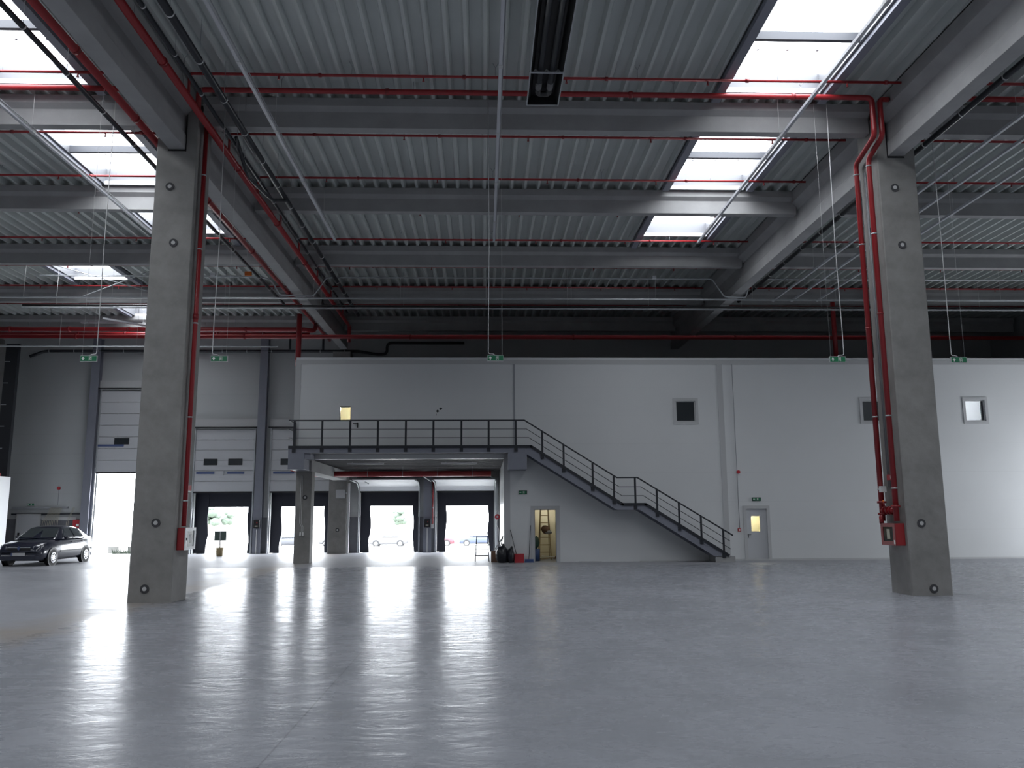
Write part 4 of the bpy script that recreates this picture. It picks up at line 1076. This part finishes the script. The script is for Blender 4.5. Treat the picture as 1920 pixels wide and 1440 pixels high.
# ================================================================ CARS
def car(name, cx, cyy, z0, heading, paint, label, detail=True):
    """sedan built nose towards local -y; heading rotates about z"""
    t = root(name, (0, 0, 0), label, 'car', None if detail else 'cars parked outside in the yard')
    W2_ = .87
    # body sections along y: (y, z_low, z_belt, half width)
    sec = [(-2.10, .38, .60, .62), (-2.04, .24, .74, .76), (-1.85, .20, .83, .83), (-1.3, .19, .93, .86), (-.75, .19, .99, .87), (0, .19, 1.0, .87), (.9, .19, 1.01, .87), (1.45, .20, 1.04, .86), (1.95, .26, 1.05, .82), (2.10, .36, .96, .74), (2.15, .45, .75, .68)]
    vs = []; fs = []
    for (y, zl, zb, hw) in sec:
        ring_ = [(-hw * .86, zl), (-hw, zl + .14), (-hw * 1.0, (zl + zb) / 2), (-hw * .97, zb - .10), (-hw * .88, zb), (-hw * .4, zb + .035), (0, zb + .045), (hw * .4, zb + .035), (hw * .88, zb), (hw * .97, zb - .10), (hw, (zl + zb) / 2), (hw, zl + .14), (hw * .86, zl)]
        vs += [(x, y, z) for x, z in ring_]
    n = 13
    for i in range(len(sec) - 1):
        for q in range(n): p = (q + 1) % n; fs.append((i * n + q, i * n + p, (i + 1) * n + p, (i + 1) * n + q))
    fs += [tuple(range(n)), tuple(range((len(sec) - 1) * n, len(sec) * n))]
    b = MB().add(vs, fs, True)
    # no wheel wells; flat black rings round the wheels paint their shade (separate part)
    build('body', b, paint, t)
    # cabin
    cab = [(-.98, 1.0, .74), (-.30, 1.43, .60), (.10, 1.49, .59), (.75, 1.48, .59), (1.15, 1.40, .58), (1.62, 1.06, .70)]
    base = [(-.98, .98, .80), (-.6, .98, .83), (0, .99, .84), (.75, .99, .84), (1.25, 1.0, .83), (1.66, 1.03, .78)]
    vs = []
    for (y, z, hw), (yb, zb, hb) in zip(cab, base):
        vs += [(-hb, yb, zb), (-hw - .01, y, z - .04 if z > 1.1 else z), (-hw * .8, y, z + .005), (0, y, z + .03), (hw * .8, y, z + .005), (hw + .01, y, z - .04 if z > 1.1 else z), (hb, yb, zb)]
    fs = []; n = 7
    for i in range(len(cab) - 1):
        for q in range(n - 1): fs.append((i * n + q, i * n + q + 1, (i + 1) * n + q + 1, (i + 1) * n + q))
    build('roof', MB().add(vs, fs, True), paint, t)

    def quad(name_, p, mt, off, par=t):
        a = Vector(p[0]); nrm = (Vector(p[1]) - a).cross(Vector(p[2]) - a).normalized() * off
        if (Vector(p[0]) + nrm - Vector((0, 0, .8))).length < (Vector(p[0]) - Vector((0, 0, .8))).length: nrm = -nrm
        vv = [Vector(q_) + nrm for q_ in p] + [Vector(q_) - nrm * .5 for q_ in p]; k = len(p)
        return build(name_, MB().add(vv, [tuple(range(k)), tuple(range(k, 2 * k))[::-1]] + [(i, (i + 1) % k, k + (i + 1) % k, k + i) for i in range(k)]), mt, par)
    quad('windscreen', [(-.70, -.90, 1.05), (.70, -.90, 1.05), (.54, -.36, 1.40), (-.54, -.36, 1.40)], 'carglass', .02)
    quad('rear_window', [(-.60, 1.56, 1.12), (.60, 1.56, 1.12), (.50, 1.22, 1.37), (-.50, 1.22, 1.37)], 'carglass', .02)
    for s in (-1, 1):
        quad('front_side_glass', [(s * .825, -.52, 1.04), (s * .845, .28, 1.04), (s * .625, .22, 1.40), (s * .64, -.20, 1.38)], 'carglass', .02)
        quad('rear_side_glass', [(s * .845, .36, 1.04), (s * .825, 1.12, 1.06), (s * .63, .95, 1.38), (s * .625, .32, 1.40)], 'carglass', .02)
        build('wing_mirror', MB().ball((s * .95, -.55, 1.06), .09, .06, .07, 10, 6), paint, t)
        quad('headlamp', [(s * .50, -2.07, .60), (s * .74, -1.99, .62), (s * .80, -1.86, .78), (s * .50, -2.03, .74)], 'lamp_glass', .03)
        if detail:
            build('door_handle', MB().box(s * .855 - .015, s * .855 + .015, .12, .28, .86, .89), 'black', t)
            build('door_handle', MB().box(s * .855 - .015, s * .855 + .015, 1.0, 1.16, .87, .90), 'black', t)
            build('side_moulding', MB().box(s * .875 - .012, s * .875 + .012, -.75, 1.0, .50, .56), 'black', t)
        for yw in (-1.30, 1.33):
            xw = s * .785
            w = build('wheel', MB().tube([(xw - .10, yw, .30), (xw + .10, yw, .30)], .305, 24), 'tyre', t)
            xo = xw + s * .10
            build('wheel_cover', MB().disc((xo, yw, .30), (s, 0, 0), 0, .20, .022, 20), 'hub', w)
            if detail:
                for k in range(9):
                    an = 2 * math.pi * k / 9
                    build('cover_slot', MB().disc((xo + s * .022, yw + .135 * math.cos(an), .30 + .135 * math.sin(an)), (s, 0, 0), 0, .03, .006, 8), 'tyre', w)
            build('wheel_arch_shade', MB().disc((s * .868, yw, .31), (s, 0, 0), .30, .37, .012, 24), 'black', t)
    build('bumper', MB().prismz([(-.80, -1.98), (-.66, -2.13), (.66, -2.13), (.80, -1.98)], .24, .42), paint, t, .02)
    build('grille', MB().box(-.42, .42, -2.12, -2.08, .60, .70), 'black', t)
    if detail:
        build('grille_bar', MB().box(-.42, .42, -2.13, -2.11, .70, .72), 'hub', t)
        build('emblem', MB().prismy([(-.06, .69), (0, .76), (.06, .69), (0, .59)], -2.15, -2.12), 'blue_strip', t)
        pl = build('number_plate', MB().box(-.26, .26, -2.15, -2.135, .40, .51), 'frame', t)
        build('plate_marks', MB().box(-.26, -.22, -2.153, -2.15, .40, .51), 'blue_strip', pl)
        build('roof_bar', MB().box(-.3, .3, -.05, .05, 1.52, 1.56), 'pure_white', t) if False else None
    R = Matrix.Rotation(heading, 4, 'Z')
    t.location = (cx, cyy, z0); t.rotation_euler = (0, 0, heading)
    return t


PN = mat('navy_car_paint', (.014, .017, .035), .22, spec=.6, coat=.8)
P2 = mat('silver_car_paint', (.085, .085, .09), .5); P3 = mat('blue_car_paint', (.035, .045, .075), .5)
P4 = mat('red_car_paint', (.12, .02, .03), .5); P5 = mat('grey_car_paint', (.04, .042, .05), .5)
car('sedan_car', -17.55, 34.3, 0, 0, PN, 'dark navy sedan parked inside the hall at the left edge')
# yard
one('ground_yard', MB().box(-120, 90, YB + .3, 260, -1.6, -1.4), 'yard', 'pale concrete yard outside the gates', 'ground', kind=ST)
one('ground_ramp', MB().box(-21.5, -14.9, YB + .3, 62, -1.4, 0), 'yard', 'raised pale drive outside the tall gate', 'ground', kind=ST)
YC = 92
car('sedan_car', -10.4, YC, -1.4, -math.pi / 2, P2, 'silver car parked outside, seen through the dock left of the steel column', False)
car('sedan_car', -.55, YC, -1.4, -math.pi / 2, P3, 'blue car parked outside, seen through the last dock', False)
car('sedan_car', -5.3, YC, -1.4, math.pi / 2, P4, 'red car parked outside, seen at the left of the last dock', False)
car('sedan_car', -21.2, YC, -1.4, -math.pi / 2, P5, 'dark grey car parked outside, seen left of the short gallery column', False)
car('sedan_car', -16.2, YC + 2, -1.4, -math.pi / 2, P2, 'silver car parked outside, seen right of the short gallery column', False)
# blocks and weeds outside the tall gate
for k, x in enumerate((-19.3, -18.3, -17.35, -16.4)):
    one('concrete_block', MB().box(x, x + .55, 43.6, 44.0, 0, .36), 'concrete', 'low concrete block outside the tall gate, %s from the left' % ORD[k], 'block', 'concrete blocks outside', bevel=.02)
mb = MB()
for k in range(260):
    x = random.uniform(-18.9, -15.8); y = random.uniform(43.1, 43.5); h = random.uniform(.08, .3); a = random.uniform(-.12, .12)
    mb.add([(x - .02, y, 0), (x + .02, y, 0), (x + a, y + random.uniform(-.05, .05), h)], [(0, 1, 2)])
tag(build('weeds', mb, 'leaf'), 'low green weeds in front of the concrete blocks outside', 'weeds', kind='stuff')


def tree(x, y, h, lb):
    t = root('tree', (x, y, -1.4), lb, 'tree', 'trees beyond the yard')
    build('trunk', MB().tube([(x, y, -1.4), (x + .1, y, h * .35), (x, y, h * .6)], [.25, .18, .1], 8), 'wood', t)
    mb = MB()
    for k in range(14):
        a = random.uniform(0, 6.28); r = random.uniform(0, h * .45); z = h * random.uniform(.25, .85)
        mb.ball((x + r * math.cos(a), y + r * math.sin(a) * .6, z), h * .22, h * .2, h * .17, 9, 6, .18)
    build('crown', mb, 'leaf', t)


tree(-49, 150, 4.2, 'green tree seen through the first dock right of the left column')
tree(-46, 152, 3.0, 'lower green bush tree beside the larger one beyond the yard')
tree(-15, 150, 3.2, 'pale green tree beyond the yard, seen through the dock left of the steel column')
